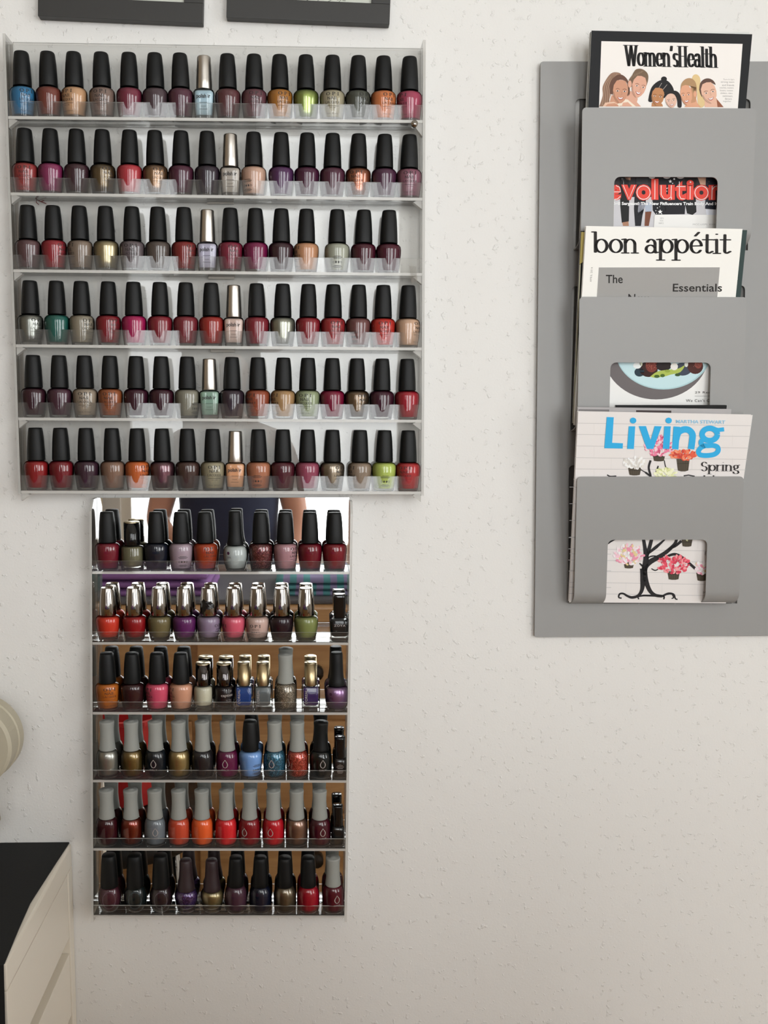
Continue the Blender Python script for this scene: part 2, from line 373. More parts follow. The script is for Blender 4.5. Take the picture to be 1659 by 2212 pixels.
# ------------------------------------------------------------------ clear wall rack
UP_L = [251, 416, 582, 744, 902, 1060]; UP_R = [259.5, 427.5, 590, 751, 907, 1062]      # shelf top at its front edge, px
UP_LT = [217.7, 382.6, 550, 711, 869, 1027]; UP_RT = [224, 391, 557, 717, 875.6, 1030]   # lip top
DU = .034
def rack(name, label, sideL, sideR, dF, dB, levels, mirror, xl0, xl1):
    """sideL / sideR: px of the top and bottom of each side panel's front edge; levels: (zL, zR, lip height)"""
    root = empty(name, (0, 0, 0), label, 'wall rack')
    L0, L1 = P(*sideL[0], dF), P(*sideL[1], dF); R0, R1 = P(*sideR[0], dF), P(*sideR[1], dF)
    root.location = (L1.x, 0, L1.z); root['_o'] = 1; del root['_o']
    off = -Vector(root.location); th = .0032
    def fx(a, b, z): return a.x+(b.x-a.x)*(z-a.z)/(b.z-a.z)
    for a, b, sg in ((L0, L1, -1), (R0, R1, 1)):
        mb = MB(); ch = .012 if mirror else .0
        ys = (-dF, -.0015)
        pr = [(-dF, b.z), (-.0015, b.z), (-.0015, a.z), (-dF+ch, a.z), (-dF, a.z-ch*1.2)] if ch else [(-dF, b.z), (-.0015, b.z), (-.0015, a.z), (-dF, a.z)]
        vs = []
        for k in (0, 1):
            for y, z in pr: vs.append((fx(a, b, z)+sg*(th if k else 0)*1.0, y, z))
        n = len(pr); fs = [tuple(range(n)), tuple(range(n, 2*n))[::-1]]; mi = [0, 0]
        for k in range(n):
            fs.append((k, (k+1) % n, n+(k+1) % n, n+k)); mi.append(1)
        me = fix(mesh('side_panel', [Vector(v)+off for v in vs], fs))
        me.polygons.foreach_set('material_index', mi)
        link('side_panel', me, [ACR, ACR_EDGE], root)
    # back panel
    zt, zb = L0.z-(0.0 if mirror else .012), levels[-1][0]-.0032
    if not mirror: zt = P(60, 92, .004).z
    ztr = zt-(0.0 if mirror else .004)
    mb = MB(); xa, xb = fx(L0, L1, zt)+.0002, fx(R0, R1, zt)-.0002; xc, xd = fx(L0, L1, zb)+.0002, fx(R0, R1, zb)-.0002
    y0, y1 = -dB, -.002
    mb.hexa([Vector(v)+off for v in ((xc, y0, zb), (xd, y0, zb), (xd, y1, zb), (xc, y1, zb))], [Vector(v)+off for v in ((xa, y0, zt), (xb, y0, ztr), (xb, y1, ztr), (xa, y1, zt))])
    mb.build('mirror_panel' if mirror else 'back_panel', MIRROR if mirror else ACR, root)
    for zl, zr, lip in levels:
        mb = MB(); xl = fx(L0, L1, zl)+.0003; xr = fx(R0, R1, zr)-.0003
        def slab(y0, y1, b0, b1, mi=0):
            mb.hexa([Vector(v)+off for v in ((xl, y0, zl+b0), (xr, y0, zr+b0), (xr, y1, zr+b0), (xl, y1, zl+b0))],
                    [Vector(v)+off for v in ((xl, y0, zl+b1), (xr, y0, zr+b1), (xr, y1, zr+b1), (xl, y1, zl+b1))], mi)
        slab(-dF+.003, -dB-.0002, -.003, 0)
        o = mb.build('shelf', [ACR, ACR_EDGE], root)
        mb = MB(); slab(-dF+.0005, -dF+.0028, -.003, lip)
        o = mb.build('front_lip', [ACR if mirror else ACR_LIP, ACR_EDGE], root)
        for p in o.data.polygons:
            if abs(p.normal.z) > .9: p.material_index = 1
        mb = MB(); slab(-dF-.0002, -dF+.0005, -.0031 if mirror else -.0034, .0001, 0)
        mb.build('shelf_edge', EDGE_THIN if mirror else ACR_EDGE, root)
    return root, (L0, L1, R0, R1)
lev = []
for i in range(6):
    zl = P(45, UP_L[i], DU).z; zr = P(890, UP_R[i], DU).z
    lev.append((zl, zr, P(45, UP_LT[i], DU).z-zl))
upper, UE = rack('clear_wall_rack', 'large clear acrylic nail polish rack with six shelves above the mirrored rack',
    ((11, 72), (45, 1068)), ((914, 86), (910, 1071)), DU, .0055, lev, False, 0, 0)
UPLEV = lev
LO_E = [1238, 1390.5, 1541.5, 1688, 1835.5, 1980]; LO_T = [1212, 1365.8, 1517, 1664.5, 1812, 1957]
DL = .036
lev = []
for i in range(6):
    zl = P(205, LO_E[i], DL).z+.002; zr = P(745, LO_E[i]+1, DL).z+.002
    lev.append((zl, zr, P(205, LO_T[i], DL).z-zl))
lower, LE = rack('mirrored_wall_rack', 'narrow mirror-backed acrylic nail polish rack hanging below the clear rack',
    ((198, 1080), (202, 1992)), ((757, 1085), (744, 1992)), DL, .0055, lev, True, 0, 0)
LOLEV = lev
# hinges, clips and the polish stain of the clear rack
HINGE = clear('cloudy_acrylic_block', (.8, .8, .76, 1), 1.5, .2, .35)
off = -Vector(upper.location)
for i in range(6):
    for side in (0, 1):
        z = UPLEV[i][side]-.0065; a, b = (UE[0], UE[1]) if side == 0 else (UE[2], UE[3])
        x = a.x+(b.x-a.x)*(z-a.z)/(b.z-a.z); sg = 1 if side == 0 else -1
        hs = 1.8 if (side, i) == (1, 0) else 1.0
        pts = [(x+sg*.0005, z-.007*hs), (x+sg*.0115, z+.0015), (x+sg*.0075, z+.0032), (x+sg*.0005, z+.0032)]
        vs = [Vector((px_, -DU+.001, pz))+off for px_, pz in pts]+[Vector((px_, -DU+.009, pz))+off for px_, pz in pts]
        link('corner_bracket', fix(mesh('corner_bracket', vs, [(0, 1, 2, 3), (7, 6, 5, 4), (0, 4, 5, 1), (1, 5, 6, 2), (2, 6, 7, 3), (3, 7, 4, 0)])), HINGE, upper)
CLIP = pbr('grey_clip', col(160, 155, 146, 1.2), .4)
for x0, x1, y0, y1 in ((447, 505, 431, 440), (450, 507, 593.5, 603), (455, 508, 752.5, 761)):
    a = P(x0, y1, .0075)+off; b = P(x1, y0, .0075)+off
    MB().box(a.x, b.x, -.009, -.0057, a.z, b.z).build('clip', CLIP, upper, bevel=.0005)
a = P(895, 268, DU+.001)+off
MB().tube([(a.x, -DU-.004, a.z), (a.x, -DU+.004, a.z)], .0042, 12).build('screw', CHROME, upper, True)
STAIN = pbr('dried_red_polish', col(110, 40, 42), .4)
st = MB(); n = Vector((0, -1, 0))
for pts in ([(73, 424), (80, 431), (87, 435), (100, 440)], [(80, 431), (78, 437), (84, 442)], [(73, 424), (84, 425), (97, 424)], [(88, 436), (95, 433)]):
    q = [P(x, y, .0068)+off for x, y in pts]
    st.tube(q, .0005, 6)
st.build('polish_smear', STAIN, upper)
SCR = MB()
for k in range(9):
    a = P(885+k*1.7, 574+k*.2, DU+.0004)+off; b = P(889.5+k*1.4, 612-k*.6, DU+.0004)+off; SCR.tube([a, b], .00018, 4)
SCR.build('scratches', pbr('pale_scratches', col(150, 143, 132), .6), upper)
# left reflective strip of the mirrored rack is the side panel itself

# ------------------------------------------------------------------ bottles
mmv = .001
def sc(p): return [(r*mmv, z*mmv) for r, z in p]
KIND = {  # glass outline, polish outline, cap outline (mm); depth factor; section exponent
 'opi': dict(g=[(11.8, 0), (12.9, .6), (13.3, 2), (14.6, 12), (15.9, 24), (16.2, 30), (15.6, 34), (13.6, 36.6), (10.5, 38.2), (8.5, 39)],
             p=[(12.6, 3.6), (13.4, 4.0), (14.35, 12), (15.6, 24), (15.9, 29.8), (15.3, 33.6), (13.2, 36.2), (10, 37.6)],
             c=[(11.2, 38.6), (11.3, 39.2), (10.9, 52), (10.1, 66), (9.1, 76), (8.6, 79), (7.9, 80), (0.5, 80.2)], sy=.85, ex=2.0, cap=BLACKCAP, cex=2.25, cn='black cap'),
 'chrome': dict(g=[(11.3, 0), (12.3, .6), (12.7, 2), (14.4, 12), (15.8, 24), (16.2, 30), (15.6, 34), (13.6, 36.6), (10.5, 38.2), (8.5, 39)],
             p=[(5, 4.6), (9, 4.9), (12.2, 6.6), (14.3, 13), (15.6, 24), (15.8, 29.4), (15.0, 32.6), (12.8, 34.6), (9, 35.8)],
             c=[(11, 38.4), (11.2, 39), (11.1, 50), (10.5, 62), (9.6, 72), (8.8, 78), (8.5, 79.3), (8.2, 79.6), (7.4, 79.2), (.5, 79)], sy=.85, ex=2.0, cap=CHROME, cex=2, cn='chrome cap'),
 'silver': dict(g=[(10.2, 0), (11, .5), (11.3, 2), (12.2, 16), (12.9, 30), (13, 33.5), (11.8, 35.8), (8.5, 37)],
             p=[(9.6, 5), (10.4, 5.4), (11.4, 16), (12, 30), (12, 32.6), (10.8, 34.6), (7.5, 35.4)],
             c=[(9.8, 37.2), (10, 37.8), (9.7, 48), (9.1, 62), (8.6, 76), (8.3, 77.2), (7.8, 77.6), (.5, 77.6)], sy=.85, ex=4.5, cap=SATIN, cex=2, cn='silver cap'),
 'goldtop': dict(g=[(13.6, 0), (14.6, .7), (14.9, 2), (15.1, 20), (15, 31), (14.2, 33.5), (11.2, 35), (9, 35.6)],
             p=[(8, 5), (12.6, 6), (14.2, 9), (14.5, 20), (14.4, 30.4), (13.4, 32.4), (10, 33.4)],
             c=[(10.3, 35.6), (10.5, 36), (10.5, 66.4)], rim=[(10.5, 66.4), (10.5, 67.3), (10.0, 67.9), (.5, 67.9)], sy=.86, ex=2, cap=GLOSSBLACK, rimm=GOLDRIM, cex=2, cn='gold-topped black cap'),
 'slim': dict(g=[(10.5, 0), (12, .6), (12.8, 2.5), (14.8, 10), (16, 20), (16, 27), (14.6, 32), (11.4, 34.8), (8.5, 36)],
             p=[(9.5, 3), (12.2, 4), (14.5, 11), (15.7, 20), (15.6, 26.6), (14, 31.4), (10.8, 34)],
             c=[(11, 35.4), (11.2, 36), (10, 42), (8.9, 52), (8.5, 66), (8.1, 79), (7.6, 81.6), (6.4, 82), (.5, 81.5)], sy=.85, ex=2, cap=BLACKCAP, cex=2.2, cn='tall black cap'),
 'zoya': dict(g=[(10.6, 0), (11.2, .5), (11.4, 2), (12.3, 14), (12.9, 28), (12.7, 31), (10.6, 34), (8, 36)],
             p=[(4, 6.4), (8.5, 6.8), (10.9, 8.6), (11.8, 16), (12.2, 26), (11.8, 29), (9.4, 31.6)],
             c=[(7.4, 35), (7.5, 36), (8, 48), (8.6, 66), (8.8, 69), (8.2, 70), (.5, 70)], sy=.82, ex=5, cap=GLOSSBLACK, cex=5, cn='flat black cap'),
 'caption': dict(g=[(12.1, 0), (12.7, .6), (12.8, 2), (12.9, 18), (12.9, 30), (12.2, 33.4), (9.6, 35.4), (8, 36)],
             p=[(7, 7), (11, 7.6), (12.2, 9.6), (12.4, 18), (12.4, 29.4), (11.4, 32), (8.4, 33.6)],
             c=[(9.8, 35.8), (10, 36.4), (10, 66)], rim=[(10, 66), (10.1, 67.2), (9.6, 68), (.5, 68)], sy=.9, ex=2, cap=pbr('mirror_black_cap', (.12, .11, .11, 1), .08, 1), rimm=GOLDRIM, cex=2, cn='cream-topped mirror cap'),
 'loreal': dict(g=[(11.3, 0), (12, .5), (12.1, 2), (12.2, 20), (12.2, 33), (11.2, 34.6), (8, 36.4)],
             p=[(3, 6), (7, 6.6), (9.6, 9), (10, 20), (10, 32.4), (9.2, 33), (6, 33.2)],
             c=[(8.3, 36), (8.4, 36.4), (8.4, 68)], rim=[(8.4, 68), (8.4, 68.6), (8.1, 69), (.5, 69)], sy=.75, ex=9, cap=GOLDCAP, rimm=GOLDRIM, cex=2, cn='gold cap'),
 'orly': dict(g=[(12, 0), (13.8, .9), (14.6, 3), (15, 8), (15, 26), (14.4, 32), (12.6, 36.4), (10.4, 38.8)],
             p=[(11.5, 3.4), (13.6, 4), (14.4, 6.4), (14.7, 12), (14.7, 26), (14.1, 31.6), (12.3, 36), (10, 38)],
             c=[(10.3, 38.4), (10.7, 39), (10.6, 41), (9.6, 50), (9.1, 60), (9.2, 69), (9.9, 76.6), (9.8, 78.2), (8.6, 79), (4, 79), (3.6, 79.8), (.5, 79.9)], sy=.9, ex=2, cap=GREYCAP, cex=2, cn='grey cap'),
 'small': dict(g=[(7.8, 0), (8.6, .5), (8.8, 2), (9, 20), (8.9, 24), (7.6, 27.6), (5.6, 29)],
             p=[(7.4, 2.6), (8.2, 3), (8.5, 20), (8.4, 23.6), (7.1, 27), (5, 28)],
             c=[(6.6, 28.6), (6.8, 29.2), (6.7, 40), (7.0, 54), (7.2, 57), (6.6, 58.2), (.5, 58.2)], sy=.9, ex=3.4, cap=GLOSSBLACK, cex=3, cn='small black cap'),
 'oval': dict(g=[(7.5, 0), (10, .8), (12, 3), (14.6, 9), (15.8, 17), (15.4, 25), (13, 32.4), (10.8, 36.4)],
             p=[(6.5, 2.4), (10.6, 3.2), (14.2, 9.6), (15.4, 17), (15, 24.8), (12.6, 32), (10.2, 35.8)],
             c=[(11.6, 36), (11.8, 36.8), (11.6, 46), (10.8, 60), (9.8, 74), (9.2, 80.4), (8.4, 81.6), (.5, 81.8)], sy=.85, ex=2, cap=BLACKCAP, cex=2.3, cn='long black cap'),
 'purple': dict(g=[(10.8, 0), (11.8, .6), (12.4, 2.4), (14.6, 12), (15.9, 21), (15.6, 26), (14, 29.6), (11.4, 32)],
             p=[(6, 4.2), (10.6, 5), (12.6, 8), (14.5, 14), (15.6, 21), (15.1, 25.6), (13.2, 28.8), (10.6, 30.4)],
             c=[(11.8, 31), (12, 32), (11.4, 38), (9.4, 50), (8.7, 62), (8.2, 72), (7.4, 74.4), (5.8, 75.2), (.5, 75.4)], sy=.85, ex=2, cap=DARKCAP, cex=2, cn='dark plum cap'),
 'china': dict(g=[(11.5, 0), (13.6, .9), (14.8, 3), (15.5, 8), (15.4, 24), (14.4, 31), (12, 35.4), (9.6, 38)],
             p=[(11, 3), (13.6, 4), (15, 7), (15.1, 24), (14.1, 30.6), (11.6, 35), (9, 37)],
             c=[(10.6, 37.4), (10.9, 38), (10.6, 48), (9.8, 62), (9, 74), (8.6, 77.6), (7.8, 78.8), (.5, 78.9)], sy=.9, ex=2, cap=BLACKCAP, cex=2.3, cn='black cap'),
}
KIND['orlyblack'] = dict(KIND['orly'], cap=BLACKCAP, cn='black cap')
MESH = {}
for k, K in KIND.items():
    for nm in ('g', 'p', 'c', 'rim'):
        if nm not in K: continue
        vs, fs = lathe(sc(K[nm]), 40, K['sy'] if nm in 'gp' else 1, K['ex'] if nm in 'gp' else K['cex'])
        me = mesh({'g': 'bottle_glass', 'p': 'polish', 'c': 'cap', 'rim': 'cap_top'}[nm], vs, fs, True)
        for pp in me.polygons:
            if len(pp.vertices) > 4: pp.use_smooth = False
        fix(me)
        if nm == 'g':
            me.materials.append(SHELL); me.materials.append(BASEGL)
            zb = K['p'][0][1]*mmv*1.15
            for pp in me.polygons:
                if pp.center.z < zb: pp.material_index = 1
        elif nm == 'p': me.materials.append(INK)
        elif nm == 'c': me.materials.append(K['cap'])
        else: me.materials.append(K['rimm'])
        MESH[k, nm] = me
def surf_r(K, z):
    pr = K['g']
    for (r0, z0), (r1, z1) in zip(pr[:-1], pr[1:]):
        if z0 <= z <= z1: return r0+(r1-r0)*(z-z0)/(z1-z0 or 1)
    return pr[-1][0]
def wrap(kind, items, yaw):
    "items: (unit lettering, width mm, height mm, centre z mm, x offset mm) printed round the bottle at angle yaw"
    K = KIND[kind]; vs = []; fs = []
    for tm, wd, ht, zc, xo in items:
        n = len(vs)
        for u, v in tm[0]:
            z = zc+(v-.5)*ht; x = xo+(u-.5)*wd; r = surf_r(K, z)+.12
            if K['ex'] > 3:
                vs.append((x*.001, -(r*K['sy'])*.001, z*.001)); continue
            a = x/r+math.radians(yaw)
            vs.append((r*math.sin(a)*.001, -r*math.cos(a)*K['sy']*.001, z*.001))
        fs += [tuple(n+i for i in f) for f in tm[1]]
    return mesh('lettering', vs, fs)
bar = ([(k/8, v) for v in (0, 1) for k in range(9)], [(k, k+1, 10+k, 9+k) for k in range(8)], 1)
ring = (lambda q: q)(([(.5+.5*math.cos(t)*s_, .5+.5*math.sin(t)*s_) for s_ in (1, .68) for t in [2*math.pi*k/16 for k in range(16)]], [(k, (k+1) % 16, 16+(k+1) % 16, 16+k) for k in range(16)], 1))
drop = ([(.5+.5*s_*math.cos(t)*(1-.35*max(0, math.sin(t))), .46+(.46*math.sin(t)+(.08 if math.sin(t) > .95 else 0))*(s_ if s_ == 1 else .86)) for s_ in (1, .72) for t in [2*math.pi*k/28 for k in range(28)]], [(k, (k+1) % 28, 28+(k+1) % 28, 28+k) for k in range(28)], 1)
T = dict(opi=serif_text('O.P.I', .24, .12, nn=8), nail=serif_text('NAIL', .2, .1, nn=6), lac=serif_text('LACQUER', .2, .1, nn=6),
         fine=font_mesh('15 mL  0.5 fl oz'), fin2=font_mesh('vernis a ongles'))
LET = {}
def lettering(kind, style, yaw):
    key = (kind, style, yaw)
    if key in LET: return LET[key]
    if style == 'opi':
        it = [(T['opi'], 17, 4.0, 31, 0), (T['nail'], 13, 3.6, 25.6, 0), (T['lac'], 18, 3.2, 20.6, 0), (bar, 17, .35, 16.4, 0), (T['fin2'], 8, 1.3, 14.3, 0), (T['fine'], 15, 1.3, 7.6, 0)]; mt = INK
    elif style == 'inf':
        it = [(T['opi'], 15, 4.6, 24, 0), (font_mesh('INFINITE', 0), 9, 1.6, 18.4, 0), (font_mesh('SHINE 2'), 11, 2, 14.6, 0), (bar, 13, .3, 11.4, 0), (T['fine'], 11, 1.0, 9.2, 0)]; mt = INK
    elif style == 'back':
        it = [(bar, w_, .5, z_, 0) for w_, z_ in ((9, 20.4), (13, 19.0), (10, 17.8), (9, 8.6), (12, 7.5), (8, 6.4))]
        it += [(ring, 2.4, 2.6, 13, x_) for x_ in (-5, -1.8, 1.6, 5)]+[(bar, 1.2, 1.6, 13, x_) for x_ in (-1.8, 1.6)]; mt = INK
    elif style == 'ir':
        it = [(font_mesh('polish ir', .02), 17, 6.2, 26.6, 0), (bar, 9, .35, 19.6, 0), (font_mesh('nail polish'), 6, 1.2, 15, 0), (bar, 10, .3, 11.6, 0)]; mt = INK
    elif style == 'zoya': it = [(font_mesh('ZOYA', .01, space=1.15), 15, 3.2, 24.6, 0)]; mt = INKL
    elif style == 'caption': it = [(font_mesh('caption', .01), 17, 5, 22.6, 0), (font_mesh('high impact'), 8, 1.4, 16.4, 2), (font_mesh('nail polish'), 8, 1.4, 14.2, 2), (ring, 2.6, 3, 29, 5.4)]; mt = INKL
    elif style == 'loreal':
        v = font_mesh("L'OREAL", .005); v = ([(1-b, a) for a, b in v[0]], v[1], 1); it = [(v, 3.4, 20, 21, -6.2)]; mt = INKL
    elif style == 'orly': it = [(drop, 8, 11.5, 22.4, 0), (font_mesh('ORLY', .0, space=1.1), 10, 2.4, 13.6, 0)]; mt = INKL
    elif style == 'tiny': it = [(font_mesh('2 IN 1'), 3, 1, 21, 0)]+[(bar, w_, .45, z_, 0) for w_, z_ in ((7, 19.2), (10, 17.4), (7, 15.4), (8, 12.6), (8, 11.2), (8, 9.8), (6, 8.4))]; mt = INKL
    elif style == 'dot':
        dd = ([(.5+.5*math.cos(2*math.pi*k/14), .5+.5*math.sin(2*math.pi*k/14)) for k in range(14)], [tuple(range(14))], 1)
        it = [(dd, 4, 4.4, 25, -9), (bar, 5, .4, 20, -8), (bar, 6, .4, 18.6, -8)]; mt = pbr('dark_red_print', col(60, 25, 50), .4)
    elif style == 'ovalabel': it = [(([(.5+.5*math.cos(2*math.pi*k/28), .5+.5*math.sin(2*math.pi*k/28)) for k in range(28)], [tuple(range(28))], 1), 19, 26, 19.5, 1.5)]; mt = None
    me = wrap(kind, it, yaw)
    if mt: me.materials.append(mt)
    LET[key] = me; return me
ORD = ['first', 'second', 'third', 'fourth', 'fifth', 'sixth', 'seventh', 'eighth', 'ninth', 'tenth', 'eleventh', 'twelfth', 'thirteenth', 'fourteenth', 'fifteenth', 'sixteenth']
SHN = ['top', 'second', 'third', 'fourth', 'fifth', 'bottom']
def bottle(x, z, d, c, cname, kind, fin, k, let, yaw, zs, tilt, idx, shelf, rname, labcol=None):
    K = KIND[kind]
    lab = '%s nail polish, %s, %s from left on %s shelf of %s' % (cname, K['cn'], ORD[idx], SHN[shelf], rname)
    root = empty('nail_polish_bottle', (x, -d, z+.00005), lab, 'nail polish', 'nail polish bottles on the %s' % rname)
    root.rotation_euler = (0, tilt, 0)
    g = link('bottle_glass', MESH[kind, 'g'], None, root)
    p = link('polish', MESH[kind, 'p'], None, root)
    p.material_slots[0].link = 'OBJECT'; p.material_slots[0].material = polish_mat(c, fin, k)
    ca = link('cap', MESH[kind, 'c'], None, root)
    parts = [g, p, ca]
    if 'rim' in K:
        r = link('cap_top', MESH[kind, 'rim'], None, ca)
    if let:
        l = link('lettering' if let != 'ovalabel' else 'oval_label', lettering(kind, let, yaw), None, root); parts.append(l)
        if let == 'ovalabel':
            if not l.data.materials: l.data.materials.append(INK)
            l.material_slots[0].link = 'OBJECT'; l.material_slots[0].material = pbr('oval_label', col(*labcol, k), .45)
    for q in parts: q.scale = (1, 1, zs)
    return root
# name and colour of every bottle: px of its centre, colour, name, and what differs from the common kind
U = [
 "49 55,120,160 sky blue|105.6 120,62,52 brick red|160.6 196,155,118 peach tan|221 135,112,102 taupe|279.5 122,46,66 raspberry|335.6 82,64,70 plum grey|390.6 88,46,62 dark plum|441 178,200,210 pale blue:silver|492.5 98,56,60 brown mauve|549 108,66,74 dusty mauve|604.7 175,118,52 amber|661 155,170,90 green pearl:m|717.7 170,160,135 pale beige|772.5 82,84,74 olive grey|828 208,128,78 soft orange|884 172,72,98 rose pink",
 "54.4 155,60,60 warm red|109 135,44,88 magenta|166 66,38,46 dark aubergine|222 105,85,54 olive gold:m|279.5 180,58,68 coral red|335.6 146,110,78 bronze:m|390.6 82,36,56 deep wine|447.6 55,42,54 near-black plum|498 182,172,162 milky clear:silver|548 202,166,146 nude|607 86,46,88 deep purple|662 76,26,56 dark berry|718 86,40,60 wine|773 168,98,68 copper:m|829 82,42,68 plum|883 146,94,110 mauve pink",
 "61 98,70,72 brown plum|117 150,42,52 cherry red|173.6 135,117,102 mushroom|229.5 172,157,120 champagne:m|285.6 108,95,98 grey mauve|341.4 92,80,74 brown grey|398 135,40,40 brick|448 188,183,200 pale lavender:silver|497.7 135,36,62 crimson|552 125,22,74 fuchsia|606.8 58,25,36 black cherry|661 196,146,110 apricot nude|728 172,172,156 pale grey|784.6 78,18,38 burgundy|839 82,20,42 dark burgundy",
 "65.7 146,148,140 silver grey:m|123 36,98,88 teal green|177 150,140,122 greige|234 135,28,40 deep red|290 170,26,88 hot pink|346 135,30,46 ruby red|401 130,43,54 dusty red|457 158,44,38 orange red|505 212,186,175 pale pink:silver|555 135,36,50 rosy red|610 160,160,145 clear glitter:m|665 140,30,42 true red|719 160,46,50 bright red|773 118,74,72 cocoa|827 192,50,42 scarlet|880 208,172,145 pale peach",
 "73 60,26,38 oxblood|129 78,44,58 plum|184 162,146,128 sand|238 156,88,52 burnt orange|294 62,20,38 dark cherry|349 60,18,34 maroon|404.5 142,137,122 grey beige|453.4 145,172,155 mint green:silver|500.7 56,41,52 smoky plum|556.4 156,78,52 terracotta|611 176,140,98 golden tan|664 156,164,130 pale green|717.7 130,16,54 raspberry red|770.4 112,88,62 khaki bronze:m|824 68,23,42 dark wine|879 166,32,48 red",
 "79 145,26,30 bright red|133 122,23,34 dark red|188 64,36,50 aubergine|244 140,108,90 tan|296.6 200,105,50 orange|351.5 108,66,76 metallic mauve:m|405.7 74,50,44 chocolate|460 162,152,126 cream beige|508 222,166,124 peach:silver|559 182,120,90 caramel|611 88,30,42 maroon|664 156,74,96 dusty pink|717 146,130,110 champagne grey:m|776.5 150,130,112 beige|829 186,198,104 lime green|881 182,52,54 poppy red",
]
LETU = {(0, 0): ('opi', 32), (0, 2): ('opi', -28), (0, 3): ('opi', 0), (0, 10): ('opi', 24), (0, 12): ('opi', 0), (0, 9): ('opi', 10), (0, 13): ('opi', 35), (0, 14): ('opi', 26), (0, 15): ('opi', -48),
 (1, 0): ('opi', 8), (1, 5): ('opi', 28), (1, 9): ('back', -30), (1, 13): ('opi', -12), (1, 15): ('opi', 0), (1, 3): ('opi', 38), (2, 2): ('opi', -50), (2, 4): ('opi', 0), (2, 8): ('opi', 24), (2, 11): ('opi', -62), (2, 12): ('back', 0), (2, 6): ('opi', 48),
 (3, 0): ('opi', 48), (3, 2): ('opi', 46), (3, 3): ('opi', 44), (3, 12): ('opi', 18), (3, 13): ('back', -26), (3, 14): ('opi', 6), (3, 15): ('opi', 58), (4, 2): ('opi', 8), (4, 3): ('opi', 4), (4, 6): ('back', 52), (4, 10): ('opi', -54), (4, 11): ('opi', -12), (4, 13): ('opi', 34),
 (4, 9): ('opi', -40), (5, 2): ('opi', -56), (5, 7): ('opi', 12), (5, 9): ('back', -6), (5, 12): ('opi', 44), (5, 13): ('opi', -58), (5, 14): ('back', 4), (5, 15): ('opi', -22), (5, 4): ('opi', 56), (1, 1): ('opi', -60), (2, 1): ('opi', 60)}
TOPU = [(115, 126), (281, 294), (446, 457), (608, 618), (768, 776), (924, 930)]
SUR = P(45, 500, DU).x; 
for r, row in enumerate(U):
    zl, zr, _ = UPLEV[r]; xl = P(45, UP_L[r], DU).x; xr = P(890, UP_R[r], DU).x
    tl = math.atan2(zr-zl, xr-xl)
    zt = (P(105, TOPU[r][0], .021).z - zl); zs_ = zt/.080
    for i, e in enumerate(row.split('|')):
        px, cc, nm = e.split(' ', 2); px = float(px); c = tuple(int(v) for v in cc.split(',')); nm, _, op = nm.partition(':')
        kind = 'silver' if op == 'silver' else 'opi'; fin = 'metal' if op == 'm' else 'cream'
        let, yaw = LETU.get((r, i), (None, 0))
        if kind == 'silver': let, yaw = 'ir', 0
        by = UP_L[r]+(UP_R[r]-UP_L[r])*(px-45)/845
        x = P(px, by-50, .021).x; t = (x-xl)/(xr-xl)
        z = zl+(zr-zl)*t
        zt = P(px, TOPU[r][0]+(TOPU[r][1]-TOPU[r][0])*(px-105)/(881-105), .021).z-z
        bottle(x, z, .0215, c, nm, kind, fin, 1.08, let, yaw, zt/.080, -tl+random.uniform(-.008, .008), i, r, 'clear rack')
